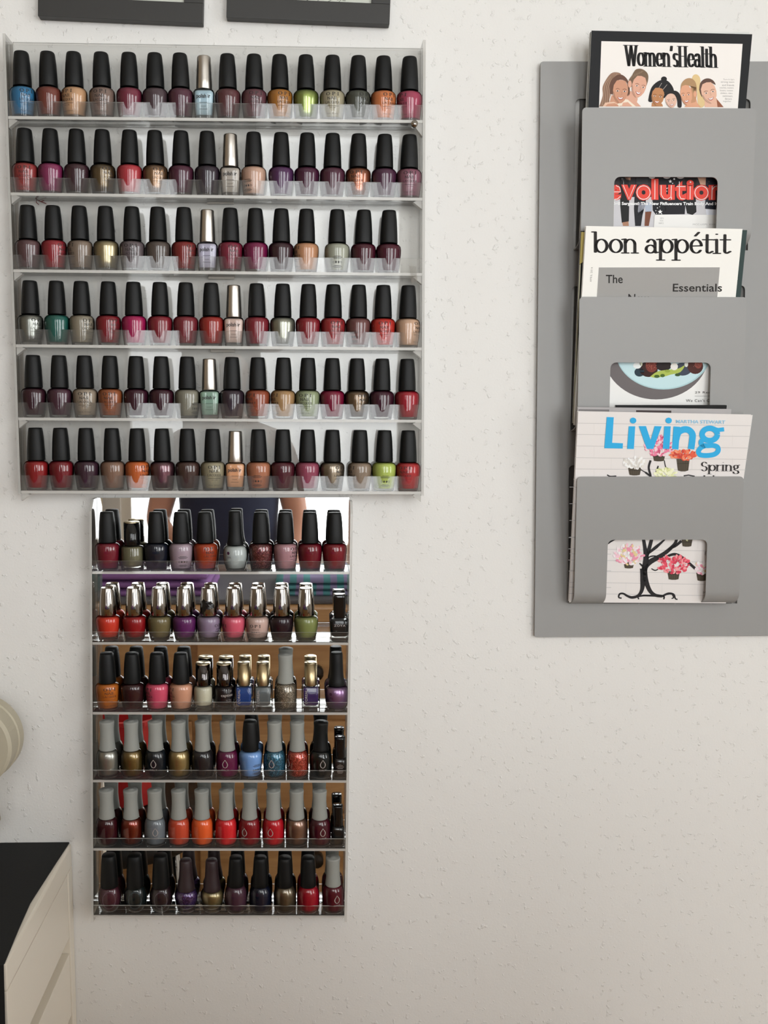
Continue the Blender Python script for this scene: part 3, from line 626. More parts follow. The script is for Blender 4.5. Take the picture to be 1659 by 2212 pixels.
Lr = [
 [(232.7, (112, 24, 40), 'dark red', 'opi', 'c', None, 0), (285.7, (104, 99, 76), 'olive', 'goldtop', 'c', None, 0), (337.8, (22, 25, 38), 'navy black', 'opi', 'c', None, 0), (391, (160, 141, 150), 'pale lilac', 'opi', 'c', 'back', 16),
  (444, (150, 56, 26), 'rust', 'opi', 'c', 'opi', 32), (508.6, (172, 176, 174), 'pale grey', 'slim', 'c', 'dot', 0), (563.6, (84, 30, 32), 'brown red', 'opi', 'glitter', None, 0), (616.6, (165, 125, 130), 'mauve pink', 'opi', 'c', 'opi', 58),
  (669.7, (106, 12, 30), 'burgundy', 'opi', 'c', None, 0), (722.7, (116, 16, 30), 'crimson', 'opi', 'c', None, 0)],
 [(233.6, (190, 56, 38), 'orange red', 'chrome', 'c', None, 0), (290.6, (140, 20, 26), 'red', 'chrome', 'c', None, 0), (344.6, (110, 98, 66), 'olive', 'chrome', 'c', None, 0), (398.6, (96, 36, 92), 'purple', 'chrome', 'c', None, 0),
  (450.7, (140, 122, 142), 'lilac grey', 'chrome', 'c', 'inf', 62), (504.3, (200, 90, 110), 'pink', 'chrome', 'c', 'inf', -60), (555.8, (190, 162, 152), 'nude pink', 'chrome', 'c', 'inf', -8), (608, (36, 17, 26), 'maroon black', 'chrome', 'c', 'inf', 60),
  (661, (125, 130, 78), 'sage green', 'chrome', 'c', None, 0), (733.3, (9, 12, 14), 'black', 'zoya', 'c', 'zoya', 0)],
 [(232.7, (176, 100, 36), 'mustard orange', 'opi', 'c', 'opi', 20), (285.7, (52, 22, 24), 'dark brown', 'opi', 'c', None, 0), (339.7, (196, 80, 105), 'bright pink', 'opi', 'c', 'opi', -50), (391, (195, 146, 120), 'peach nude', 'opi', 'c', 'opi', -60),
  (439, (186, 180, 160), 'cream', 'caption', 'c', None, 0), (484.5, (22, 14, 18), 'black', 'caption', 'c', 'caption', 22), (527, (24, 60, 122), 'royal blue', 'loreal', 'c', 'loreal', 0), (568.4, (94, 98, 98), 'steel grey', 'loreal', 'c', 'loreal', 0),
  (616.6, (108, 98, 84), 'taupe glitter', 'orly', 'glitter', None, 0), (671.6, (54, 34, 86), 'violet', 'loreal', 'c', 'loreal', 0), (727.5, (142, 106, 146), 'shimmery lilac', 'slim', 'm', 'dot', 0)],
 [(232.7, (150, 148, 140), 'silver', 'orly', 'metal', None, 0), (284.8, (122, 100, 55), 'dark gold', 'orly', 'metal', None, 0), (336.5, (18, 23, 30), 'blue black', 'orly', 'c', 'orly', -5), (387, (158, 136, 88), 'pale gold', 'orly', 'metal', None, 0),
  (438, (34, 30, 32), 'charcoal', 'orly', 'c', None, 0), (491.2, (96, 22, 62), 'magenta plum', 'orly', 'c', 'orly', -8), (541.4, (122, 157, 202), 'light blue', 'opi', 'c', 'back', 38), (593, (32, 84, 104), 'teal glitter', 'orly', 'glitter', 'orly', -14),
  (642.6, (150, 52, 36), 'copper glitter', 'orly', 'glitter', 'orly', -58), (692.8, (8, 12, 12), 'black', 'orlyblack', 'c', 'orly', 10), (734.3, (26, 20, 20), 'brown black', 'small', 'c', 'tiny', 0)],
 [(231.7, (62, 16, 24), 'dark maroon', 'orly', 'c', None, 0), (283.8, (126, 42, 22), 'copper red', 'orly', 'm', None, 0), (335.3, (116, 121, 126), 'blue grey', 'orly', 'c', 'orly', 8), (386.6, (192, 76, 50), 'coral', 'orly', 'c', None, 0),
  (437, (218, 98, 46), 'orange', 'orly', 'c', None, 0), (488.3, (204, 40, 46), 'bright red', 'orly', 'c', None, 0), (538.5, (132, 20, 30), 'deep red', 'orly', 'c', 'orly', -24), (590.5, (182, 20, 36), 'crimson red', 'orly', 'c', 'orly', -14),
  (640.7, (140, 106, 88), 'rose bronze', 'orly', 'metal', None, 0), (690.9, (72, 15, 30), 'burgundy', 'orly', 'c', 'orly', 16), (729.5, (10, 12, 14), 'black', 'small', 'c', None, 0)],
 [(237, (76, 36, 46), 'plum', 'oval', 'c', 'ovalabel', 0, (100, 68, 78)), (292.5, (24, 32, 32), 'green black', 'oval', 'c', 'ovalabel', 0, (58, 68, 72)), (347.5, (44, 28, 32), 'brown black', 'oval', 'c', 'ovalabel', 0, (80, 68, 74)),
  (402.4, (62, 36, 84), 'purple glitter', 'purple', 'glitter', None, 0), (458.4, (150, 134, 94), 'gold', 'purple', 'metal', None, 0), (509.5, (76, 46, 60), 'smoky plum', 'china', 'c', None, 0), (562.6, (15, 20, 40), 'navy', 'china', 'c', None, 0),
  (615.6, (114, 100, 80), 'bronze', 'china', 'metal', None, 0), (665.8, (152, 15, 36), 'crimson', 'china', 'c', None, 0), (719.8, (86, 12, 30), 'maroon', 'orly', 'c', 'orly', 20)],
]
LBASE = [1233.6, 1386, 1535, 1681, 1830, 1976]; LTOP = [1103, 1259, 1407, 1552, 1699.5, 1844]
for r, row in enumerate(Lr):
    zl, zr, _ = LOLEV[r]; xl = P(205, LO_E[r], DL).x; xr = P(745, LO_E[r], DL).x
    zs_ = (P(400, LTOP[r]+(8 if r in (1,) else 2), .021).z-zl)/.080
    for i, e in enumerate(row):
        px, c, nm, kind, fin, let, yaw = e[:7]
        x = P(px, LBASE[r]-45, .022).x; z = zl+(zr-zl)*(x-xl)/(xr-xl)
        fin = 'metal' if fin == 'm' else fin
        d = .0215 if kind != 'small' else .0235
        bottle(x, z, d, c, nm, kind, fin, 1.32, let, yaw, zs_ if kind not in ('caption', 'loreal', 'goldtop') else zs_*.98, random.uniform(-.006, .006), i, r, 'mirrored rack', e[7] if len(e) > 7 else None)
# the torn black sticker on the fifth chrome cap is a dark patch on that cap
for o in C.objects:
    if o.get('label', '').startswith('lilac grey nail polish, chrome'):
        K = KIND['chrome']; vs = []; fs = []
        out = [(-9, 42), (-9, 60), (-6, 64), (-3, 61), (2, 60.5), (5, 61), (6, 58), (8, 56), (8.6, 51), (5, 50), (1, 50.5), (-2, 49.5), (-3, 46), (-5, 44), (-6, 40)]
        tri = tessellate_polygon([[Vector((a, b, 0)) for a, b in out]])
        bm = bmesh.new(); vv = [bm.verts.new((a, 0, b)) for a, b in out]
        for t_ in tri: bm.faces.new([vv[q] for q in t_])
        bmesh.ops.subdivide_edges(bm, edges=bm.edges[:], cuts=3, use_grid_fill=True)
        for v in bm.verts:
            a = v.co.x/10.6; z = v.co.z
            rr = 11.4
            for (r0_, z0_), (r1_, z1_) in zip(K['c'][:-1], K['c'][1:]):
                if z0_ <= z <= z1_: rr = r0_+(r1_-r0_)*(z-z0_)/(z1_-z0_ or 1)+.6
            v.co = Vector((rr*math.sin(a)*.001, -rr*math.cos(a)*.001, z*.001))
        me = bpy.data.meshes.new('torn_sticker'); bm.to_mesh(me); bm.free()
        q = link('torn_sticker', me, GLOSSBLACK, o); q['label'] = 'torn black sticker on the chrome cap'; q.scale = (1, 1, o.children[0].scale[2])

# ------------------------------------------------------------------ magazine rack
def sheet_with_holes(name, outer, holes, y_front, thick, mat, parent, off, bev=.0003):
    cu = bpy.data.curves.new(name, 'CURVE'); cu.dimensions = '2D'; cu.fill_mode = 'BOTH'; cu.extrude = thick/2-bev; cu.bevel_depth = bev; cu.bevel_resolution = 1
    for ring_ in [outer]+holes:
        sp = cu.splines.new('POLY'); sp.points.add(len(ring_)-1); sp.use_cyclic_u = True
        for k, (x, z) in enumerate(ring_): sp.points[k].co = (x, z, 0, 1)
    o = bpy.data.objects.new('tmp', cu); C.objects.link(o); dg = bpy.context.evaluated_depsgraph_get()
    me = bpy.data.meshes.new_from_object(o.evaluated_get(dg)); bpy.data.objects.remove(o)
    for v in me.vertices: v.co = Vector((v.co.x, y_front+thick/2-v.co.z, v.co.y))+off
    me.name = name; fix(me); me.materials.clear(); return link(name, me, mat, parent)
def rounded(pts, rs, n=6):
    out = []
    m_ = len(pts)
    for i, p in enumerate(pts):
        r = rs[i]
        if r <= 0: out.append(tuple(p)); continue
        p = Vector(p); a = (Vector(pts[i-1])-p).normalized(); b = (Vector(pts[(i+1) % m_])-p).normalized()
        s0 = p+a*r; s1 = p+b*r; c = p+a*r+b*r
        for k in range(n+1):
            t = k/n; q = s0*(1-t)**2+p*2*t*(1-t)+s1*t*t; out.append((q.x, q.y))
    return out
p = P(1155, 1376, .006)
mrack = empty('magazine_rack', (p.x, 0, p.z), 'grey steel wall magazine rack with three pockets beside the nail polish', 'magazine rack')
MO = -Vector(mrack.location)
PD = .0075
def xz(px, py, d): q = P(px, py, d); return (q.x, q.z)
outer = rounded([xz(1155, 1376, PD), xz(1695, 1373, PD), xz(1705, 133, PD), xz(1168, 133, PD)], [.004]*4)
SL = [((1243, 213), (1622, 213), (1616, 541), (1238, 541)), ((1235, 618), (1610, 616), (1604, 931), (1230, 931)), ((1228.5, 1005), (1600, 1004), (1593, 1304), (1227.5, 1304))]
PK = [((1258, 232), (1634, 234), (1616, 538), (1250.5, 541), (1327.5, 1551.5, 382)), ((1252, 641), (1614, 638), (1600, 928), (1244, 931), (1319, 1536, 783)), ((1247, 1030), (1607, 1030), (1592, 1300), (1237.5, 1302), (1313.5, 1528.5, 1166))]
holes = [rounded([xz(*a, PD) for a in s_], [.007, .007, 0, 0]) for s_ in SL]
plate = sheet_with_holes('back_plate', outer, holes, -PD, .0016, GREYMETAL, mrack, MO)
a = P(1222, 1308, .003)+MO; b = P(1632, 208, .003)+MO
MB().box(a.x, b.x, -.004, -.0018, a.z, b.z).build('slot_shade_sheet', pbr('slot_shade_grey', col(104, 102, 99, .8), .6), mrack)  # dark sheet added so the wall behind the slots reads as shaded
def pocket(tl, tr, br, bl, win, d_top, d_bot):
    TL, TR = P(*tl, d_top), P(*tr, d_top); zb = P(bl[0], bl[1], PD).z; xbl = P(*bl, d_bot*.8).x; xbr = P(*br, d_bot*.8).x
    wl, wr, wt = win; WT = P((wl+wr)/2, wt, (d_top+d_bot)/2).z
    H = TL.z-zb; R = .020
    # profile from top to bottom, then curling back to the plate
    prof = []
    n = 16
    for k in range(n+1):
        z = TL.z-(TL.z-(zb+R))*k/n; prof.append((z, d_top+(d_bot-d_top)*k/n))
    for k in range(1, 9):
        a = math.pi/2*k/8; prof.append((zb+R-R*math.sin(a), PD+(d_bot-PD)*(math.cos(a)) if k < 8 else PD))
    # cut rows at the window's rounded top
    rows = sorted(set([z for z, _ in prof]+[WT-.0075*(1-math.cos(math.pi/2*q/5)) for q in range(6)]+[TL.z-.005*(1-math.cos(math.pi/2*q/5)) for q in range(6)]+[WT+1e-5]), reverse=True)
    def dep(z):
        for (z0, d0), (z1, d1) in zip(prof[:-1], prof[1:]):
            if z1 <= z <= z0: return d0+(d1-d0)*(z0-z)/(z0-z1)
        return PD
    Wl = P(wl, wt, (d_top+d_bot)/2).x; Wr = P(wr, wt, (d_top+d_bot)/2).x; sl = (xbl-TL.x)
    vs = []; fs = []; R2 = .0075; R1 = .005; prev = None
    for z in rows:
        t = (TL.z-z)/H; xl = TL.x+(xbl-TL.x)*t; xr = TR.x+(xbr-TR.x)*t; sh = 0.0
        q = TL.z-z
        if q < R1: e = R1-math.sqrt(max(0, R1*R1-(R1-q)**2)); xl += e; xr -= e
        wL, wR = Wl+(xbl-TL.x)*(max(0, WT-z)/H), Wr+(xbr-TR.x)*(max(0, WT-z)/H)
        q = WT-z; solid = z > WT
        if solid or q < R2: e = R2 if q < 0 else R2-math.sqrt(max(0, R2*R2-(R2-max(q, 0))**2)); wL += e; wR -= e
        y = -dep(z); zz = z+(0.0)
        base = len(vs); vs += [(xl, y, zz), (wL, y, zz), (wR, y, zz), (xr, y, zz)]
        if prev is not None:
            b0, s0 = prev
            for a_, b_ in ((0, 1), (2, 3)): fs.append((b0+a_, base+a_, base+b_, b0+b_))
            if s0: fs.append((b0+1, base+1, base+2, b0+2))
        prev = (base, z > WT+5e-6)
    me = mesh('pocket', [Vector(v)+MO for v in vs], fs)
    bm = bmesh.new(); bm.from_mesh(me); bmesh.ops.recalc_face_normals(bm, faces=bm.faces)
    if sum(f.normal.y for f in bm.faces) > 0: bmesh.ops.reverse_faces(bm, faces=bm.faces)
    bm.normal_update()
    bmesh.ops.solidify(bm, geom=bm.faces[:], thickness=.0014); bm.to_mesh(me); bm.free(); fix(me)
    me.shade_smooth(); me.set_sharp_from_angle(angle=.5)
    return link('pocket', me, GREYMETAL, mrack)
for a, dt_ in zip(PK, (.046, .047, .052)): pocket(*a, dt_, .038)

# ------------------------------------------------------------------ magazines
def magazine(label, tl, tr, br, bl, dt, db, thick, cover, pages=PAPER, group=None):
    TL, TR, BR, BL = P(*tl, dt), P(*tr, dt), P(*br, db), P(*bl, db)
    n = (TR-TL).cross(BL-TL).normalized()
    if n.y > 0: n = -n
    BR = BR - n*((BR-TL).dot(n))                       # keep the sheet flat
    root = empty('magazine', BL, label, 'magazine', group); o_ = -BL
    def blk(name, f, b, mat, ins=0.0):
        a = [TL, TR, BR, BL]; c = (TL+TR+BR+BL)/4
        a = [v+(c-v).normalized()*ins for v in a]
        mb = MB(); mb.hexa([v+n*f+o_ for v in a], [v+n*b+o_ for v in a]); return mb.build(name, mat, root)
    cm = pbr('cover_paper', cover, .55, spec=.2)
    blk('cover', 0, -.00035, cm); blk('page_block', -.00036, -thick+.00036, pages, .0007); blk('back_cover', -thick+.00035, -thick, cm)
    return root, Print(TL, n)
def finish(pr, root):
    o = pr.build('cover_print', None); o.parent = root; o.matrix_parent_inverse = Matrix.Translation(-Vector(root.location)); return o
BLK = (34, 34, 34); 
# women's health
m1, pr = magazine('black-bordered fitness magazine with six smiling women, in the top rack pocket', (1278, 66), (1625, 74), (1584, 525), (1257, 523), .040, .020, .005, col(30, 31, 33), group=None)
pr.poly([(1299, 89), (1604, 95), (1574, 500), (1284, 500)], (238, 233, 228), 1)
pr.text(serif_text("Women'sHealth", .25, .055, .60, 0, 0), ((1346, 143), (1552, 147), (1345, 97)), (30, 28, 28), 3)
for k, (s_, a_, b_) in enumerate((("Turn It Up's", 1562, 1586), ('strong team', 1557, 1586), ('and friends', 1560, 1586), ('coaches, trainers', 1555, 1585), ('boxers, runners', 1556, 1584), ('climbers, riders', 1557, 1583), ('swimmers', 1562, 1583), ('dancers', 1567, 1582), ('together', 1563, 1581))):
    y = 174+k*5.9; pr.text(font_mesh(s_), ((a_-.2*k, y), (b_-.2*k, y+.4), (a_+.1-.2*k, y-4.2)), (150, 145, 142), 2)
def zf(x, y): return (1280+x/9.217, 120+y/9.217)
def zg(x, y): return (1440+x/7.575, 120+y/7.575)
def face(c, rx, ry, rot, skin, lay, look=0, sm=1.0, dark=0.8):
    cx, cy = c; a = math.radians(rot); sk2 = tuple(int(v*.86) for v in skin)
    def T_(u, v): return (cx+u*rx*math.cos(a)-v*ry*math.sin(a), cy+u*rx*math.sin(a)+v*ry*math.cos(a))
    out = [(0, -1.0), (.55, -.92), (.9, -.5), (.97, 0), (.86, .42), (.58, .78), (.25, 1.0), (0, 1.04), (-.25, 1.0), (-.58, .78), (-.86, .42), (-.97, 0), (-.9, -.5), (-.55, -.92)]
    pr.poly([T_(u, v) for u, v in out], skin, lay)
    pr.poly([T_(u, v) for u, v in ((-.97, 0), (-.86, .42), (-.58, .78), (-.25, 1.0), (0, 1.04), (-.25, .8), (-.6, .5), (-.78, .1))], sk2, lay+1)
    for s_ in (-.42, .46):
        e = T_(s_+look, -.02); pr.ell(e[0], e[1], rx*.17, ry*.055, (250, 246, 240), lay+2, rot); pr.ell(e[0], e[1], rx*.085, ry*.06, (50, 34, 28), lay+3, rot, 10)
        b1, b2, b3 = T_(s_-.26+look, -.16), T_(s_+look, -.24), T_(s_+.26+look, -.17); pr.line([b1, b2, b3], max(.5, rx*.05), (86, 58, 44), lay+2)
    pr.line([T_(.06+look, 0), T_(.16+look, .26), T_(-.02+look, .33)], max(.4, rx*.045), sk2, lay+2)
    mo = [T_(u+look*.8, v) for u, v in ((-.38, .48), (0, .54), (.42, .47), (.26, .68), (0, .76), (-.24, .69))]
    pr.poly(mo, (176, 88, 82), lay+2)
    pr.poly([T_(u+look*.8, v) for u, v in ((-.3, .51), (0, .57), (.34, .5), (.2, .64), (0, .68), (-.18, .64))], (252, 246, 240), lay+3)
S1, S2, S3, S4, S5, S6 = (205, 150, 122), (220, 168, 144), (188, 132, 90), (226, 186, 166), (222, 164, 132), (226, 180, 156)
# hair behind, necks, shoulders, then faces
pr.poly(spline([zf(*q) for q in ((130, 1015), (200, 800), (200, 620), (300, 430), (400, 340), (530, 345), (560, 400), (420, 520), (380, 700), (340, 860), (300, 1015))], 4), (150, 118, 98), 4)
for k in range(7):
    pr.line(spline([zf(200+k*22, 990-k*8), zf(225+k*18, 760-k*10), zf(260+k*22, 560-k*12), zf(380+k*18, 410-k*8)], 5), 1.1, (112, 80, 62) if k % 2 else (176, 146, 122), 5)
pr.poly(spline([zf(*q) for q in ((340, 760), (350, 560), (440, 420), (560, 380), (660, 440), (725, 560), (740, 760), (690, 800), (690, 560), (560, 480), (440, 560), (400, 780))], 4), (104, 74, 60), 6)
pr.poly([zf(*q) for q in ((380, 780), (560, 930), (560, 1015), (280, 1015), (330, 960))], S1, 6)
pr.poly([zf(*q) for q in ((200, 1015), (250, 940), (420, 920), (600, 1015))], (228, 190, 164), 7)
pr.poly([zf(*q) for q in ((250, 1015), (300, 965), (440, 950), (580, 1015))], S1, 8)
pr.poly([zf(*q) for q in ((690, 780), (760, 700), (900, 860), (880, 930), (960, 1015), (600, 1015), (640, 900))], S2, 6)
pr.poly([zf(*q) for q in ((640, 870), (700, 880), (860, 1015), (780, 1015), (700, 960), (520, 1015), (490, 970))], (240, 224, 204), 9)
pr.poly([zf(*q) for q in ((580, 1015), (600, 940), (700, 930), (790, 1015))], S2, 10)
pr.poly(spline([zf(*q) for q in ((710, 640), (715, 500), (780, 400), (860, 280), (980, 270), (1080, 340), (1110, 440), (1080, 580), (1040, 640), (1040, 500), (940, 430), (850, 520), (790, 620))], 4), (118, 96, 76), 7)
for k in range(6): pr.line([zf(760+k*40, 470-k*25), zf(800+k*45, 380-k*18)], .8, (150, 126, 102), 8)
pr.ell(*zf(740, 570), 4, 8, S2, 8)
face(zf(552, 715), 17, 25, 4, S1, 10, .06)
face(zf(920, 620), 16, 23.5, 14, S2, 11, .12)
# third: dark bob with a knot
pr.ell(*zf(1420, 470), 6.4, 5.6, (32, 30, 32), 6)
pr.poly(spline([zf(*q) for q in ((1105, 900), (1130, 760), (1190, 610), (1330, 500), (1480, 500), (1590, 620), (1620, 760), (1560, 900), (1430, 780), (1380, 660), (1250, 680), (1190, 790), (1180, 920), (1120, 920))], 4), (34, 32, 34), 7)
pr.line([zf(1375, 550), zf(1320, 640)], .8, (196, 186, 178), 9); pr.line([zf(1480, 580), zf(1400, 680)], .8, (196, 186, 178), 9)
pr.poly([zf(*q) for q in ((1180, 940), (1380, 960), (1400, 1015), (1170, 1015))], S3, 8)
face(zf(1295, 820), 14.2, 19.5, 8, S3, 9, -.05)
pr.poly(spline([zg(*q) for q in ((-60, 690), (-20, 620), (70, 580), (170, 590), (230, 680), (240, 840), (180, 840), (170, 740), (120, 640), (30, 630), (-40, 700))], 4), (36, 32, 34), 14)
face(zg(70, 740), 12.5, 15.5, -8, S4, 12, 0)
# fifth and sixth
pr.poly(spline([zg(*q) for q in ((400, 420), (430, 330), (490, 310), (545, 370), (550, 520), (570, 640), (625, 760), (600, 840), (520, 840), (500, 700), (490, 540), (440, 460))], 4), (222, 194, 142), 5)
pr.poly(spline([zg(*q) for q in ((225, 560), (240, 460), (310, 385), (400, 375), (470, 440), (490, 560), (470, 640), (430, 600), (400, 510), (320, 500), (240, 560))], 4), (176, 140, 102), 8)
pr.poly([zg(*q) for q in ((390, 500), (480, 520), (492, 640), (470, 760), (400, 780))], (196, 146, 112), 8)
pr.poly([zg(*q) for q in ((320, 790), (470, 660), (500, 780), (560, 845), (290, 845))], S5, 6)
face(zg(318, 650), 13.2, 22, -6, S5, 10, -.08)
pr.ell(*zg(462, 630), 3, 6.5, S5, 9)
pr.poly(spline([zg(*q) for q in ((530, 560), (545, 460), (600, 395), (680, 375), (760, 410), (800, 480), (760, 460), (680, 440), (600, 500), (570, 600), (575, 680), (545, 620))], 4), (96, 72, 62), 8)
pr.poly([zg(*q) for q in ((620, 700), (820, 700), (850, 845), (620, 845))], S6, 6)
pr.poly([zg(*q) for q in ((815, 710), (860, 760), (930, 845), (830, 845))], (150, 92, 66), 7)
face(zg(690, 610), 17, 23, -14, S6, 10, .05)
# lower part of the cover seen through the cut-out
def ze(x, y): return (1300+x/5.925, 370+y/5.925)
pr.poly([ze(*q) for q in ((150, 60), (1510, 60), (1500, 200), (1470, 330), (160, 330))], (52, 48, 50), 3)
pr.poly([ze(*q) for q in ((160, 200), (1490, 200), (1480, 720), (150, 720))], (205, 203, 206), 2)
for pts, c in (([(225, 60), (345, 60), (350, 400), (345, 640), (255, 660), (235, 450)], BLK), ([(430, 60), (600, 60), (560, 400), (520, 560), (500, 700), (425, 700), (410, 480)], (36, 36, 40)),
               ([(640, 60), (1030, 60), (1070, 400), (1060, 550), (690, 555), (650, 500)], (34, 33, 38)), ([(1060, 60), (1215, 60), (1200, 300), (1210, 520), (1160, 560), (1090, 540), (1060, 400)], BLK),
               ([(1330, 60), (1500, 60), (1460, 490), (1320, 480)], (38, 40, 50)), ([(470, 400), (560, 420), (510, 580), (455, 565)], (150, 152, 162)), ([(540, 400), (640, 400), (640, 520), (560, 520)], (176, 184, 200)),
               ([(555, 515), (635, 515), (600, 700), (545, 700)], (122, 74, 54)), ([(1225, 80), (1330, 80), (1385, 130), (1350, 180), (1260, 170)], (206, 164, 140)), ([(290, 80), (370, 80), (365, 115), (320, 110)], (196, 150, 126)),
               ([(250, 90), (275, 90), (285, 170), (262, 170)], (210, 208, 210)), ([(260, 655), (340, 640), (345, 700), (270, 700)], (176, 130, 104)), ([(1330, 490), (1460, 490), (1470, 560), (1340, 560)], (226, 228, 236)), ([(785, 440), (825, 430), (820, 510), (790, 500)], (190, 190, 200)),
               ([(1355, 80), (1480, 80), (1470, 180), (1390, 150)], BLK)):
    pr.poly([ze(*q) for q in pts], c, 4)
for k in range(6): pr.line([ze(440, 90+k*14), ze(590, 96+k*14)], .5, (110, 108, 112), 5)
def star(cx, cy, r, c, lay):
    pr.poly([ze(cx+r*(1 if k % 2 == 0 else .45)*math.sin(math.pi*k/5), cy-r*(1 if k % 2 == 0 else .45)*math.cos(math.pi*k/5)) for k in range(10)], c, lay)
star(875, 130, 24, (250, 250, 250), 6); star(745, 520, 32, (250, 250, 250), 6)
for cx, cy, r in ((925, 100, 12), (905, 155, 7), (830, 220, 7), (845, 215, 5), (710, 470, 7), (740, 455, 5), (690, 505, 6), (700, 540, 6), (830, 255, 6), (765, 545, 6), (640, 88, 30), (830, 84, 34), (1005, 84, 34)):
    if r > 20: pr.ell(*ze(cx, 72), r*1.4/5.925, 24/5.925, (244, 242, 240), 6)
    else: pr.ell(*ze(cx, cy), r/5.925, r/5.925, (244, 242, 240), 6, 0, 8)
RED = (232, 78, 66)
ev = [('e', 120, 240, 180, 365), ('v', 255, 440, 180, 365), ('o', 440, 625, 175, 372), ('l', 640, 715, 105, 362), ('u', 745, 925, 182, 368), ('t', 935, 1075, 130, 368), ('i', 1090, 1168, 120, 362), ('o', 1175, 1370, 180, 372), ('n', 1372, 1560, 180, 365)]
for ch, x0, x1, y0, y1 in ev:
    tm = font_mesh(ch, .07)
    pr.text(tm, (ze(x0-8, y1+4), ze(x1+8, y1+4), ze(x0-8, y0-8)), RED, 8)
    if ch == 'o':
        cx, cy = (x0+x1)/2, (y0+y1)/2
        pr.line([ze(cx+84*math.cos(t_), cy+86*math.sin(t_)) for t_ in [2*math.pi*k/36 for k in range(37)]], 1.5, (250, 240, 236), 10)
    elif ch == 'l': pr.line([ze(678, 112), ze(676, 358)], 1.5, (250, 240, 236), 10)
    elif ch == 'i': pr.line([ze(1129, 190), ze(1127, 358)], 1.5, (250, 240, 236), 10); pr.ell(*ze(1132, 140), 1.6, 1.8, (250, 240, 236), 10)
    elif ch == 'v': pr.line([ze(272, 178), ze(345, 355), ze(418, 178)], 1.5, (250, 240, 236), 10)
    elif ch == 'u': pr.line([ze(758, 180), ze(758, 300), ze(790, 352), ze(840, 360), ze(882, 330), ze(888, 180)], 1.5, (250, 240, 236), 10); pr.line([ze(888, 330), ze(888, 362)], 1.5, (250, 240, 236), 10)
    elif ch == 't': pr.line([ze(990, 132), ze(990, 310), ze(1010, 352), ze(1060, 356)], 1.5, (250, 240, 236), 10); pr.line([ze(955, 196), ze(1068, 196)], 1.5, (250, 240, 236), 10)
    elif ch == 'e': pr.line([ze(150, 265), ze(238, 265), ze(225, 205), ze(180, 185)], 1.5, (250, 240, 236), 10); pr.line([ze(236, 320), ze(200, 355), ze(160, 360)], 1.5, (250, 240, 236), 10)
    elif ch == 'n': pr.line([ze(1405, 362), ze(1410, 190)], 1.5, (250, 240, 236), 10); pr.line([ze(1408, 240), ze(1440, 196), ze(1500, 190)], 1.5, (250, 240, 236), 10)
pr.text(font_mesh('Drill Sergeant! The New Fitfluencers Train Body And Mind', .035), (ze(130, 445), ze(1560, 448), ze(130, 392)), (248, 248, 248), 11)
finish(pr, m1)
# address label on that magazine
pr2 = Print(pr.p0, pr.n)
q = [ze(670, 572), ze(690, 556), ze(1475, 560), ze(1470, 730), ze(662, 730)]
def sticker(name, pts, pr_, parent, c, lay0):
    a = [pr_.pt(x, y, lay0) for x, y in pts]; b = [v+pr_.n*.0002 for v in a]; n = len(pts); off_ = -Vector(parent.location)
    me = mesh(name, [v+off_ for v in a+b], [tuple(range(n)), tuple(range(n, 2*n))[::-1]]+[(k, (k+1) % n, n+(k+1) % n, n+k) for k in range(n)])
    return link(name, fix(me), pbr('label_paper', c, .5), parent)
lb = sticker('address_label', q, pr, m1, col(236, 234, 230, 1.05), 12); lb['label'] = 'white address label stuck on the cover'
pr2 = Print(pr.p0+pr.n*.0009, pr.n)
for x, y, w_, s_ in ((745, 610, 45, 'SEN'), (745, 642, 42, 'FOX'), (728, 674, 62, '06812'), (1165, 690, 185, 'MCC-USPS'), (1370, 690, 80, 'XXIII')):
    pr2.text(font_mesh(s_), (ze(x, y), ze(x+w_, y), ze(x, y-20)), (178, 176, 174), 0)
finish(pr2, m1)
m1b, pr = magazine('white-spined magazine tucked directly behind the black-bordered fitness magazine', (1275.5, 69), (1619, 69), (1580, 522), (1252, 523), .034, .0135, .004, col(215, 216, 212))
# bon appetit
m2, pr = magazine('white cooking magazine with large serif title and grey square, in the middle pocket', (1266, 488), (1604, 494.5), (1561, 921), (1240.5, 919), .054, .0235, .0045, col(240, 238, 232, 1.05))
INKB = (38, 34, 32)
def zb_(x, y): return (1240+x/3.959, 380+y/3.959)
pr.text(serif_text('bon appétit', .205, .09, .92, .02, 0), (zb_(150, 722), zb_(1350, 728), zb_(144, 474)), INKB, 2)
pr.poly([zb_(212, 783), zb_(1246, 782), zb_(1180, 1560), zb_(160, 1560)], (158, 156, 153), 1)
pr.text(font_mesh('The', .012), (zb_(272, 918), zb_(416, 918), zb_(272, 846)), INKB, 3)
pr.text(font_mesh('Essentials', .012), (zb_(843, 990), zb_(1264, 990), zb_(845, 922)), INKB, 3)
pr.text(font_mesh('New', .012), (zb_(462, 1080), zb_(640, 1080), zb_(464, 1010)), INKB, 3)
ap = font_mesh('APRIL 2014', space=1.3); pr.text(([(1-b, a) for a, b in ap[0]], ap[1], 1), (zb_(134, 905), zb_(150, 905), zb_(144, 782)), (120, 116, 112), 2)
def zc(x, y): return (1290+x/6.144, 760+y/6.144)
pr.poly([zc(*q) for q in ((60, 0), (1560, 0), (1560, 900), (40, 900))], (240, 239, 236), 2)
pr.poly([zc(780+700*math.cos(t_), 20+612*math.sin(t_)) for t_ in [math.pi*k/30 for k in range(31)]]+[zc(80, -20), zc(1480, -20)], (112, 106, 106), 3)
pr.poly([zc(150, -20)]+[zc(880+640*math.cos(t_), -20+520*math.sin(t_)) for t_ in [math.pi-math.pi*k/30 for k in range(31)]], (176, 208, 212), 4)
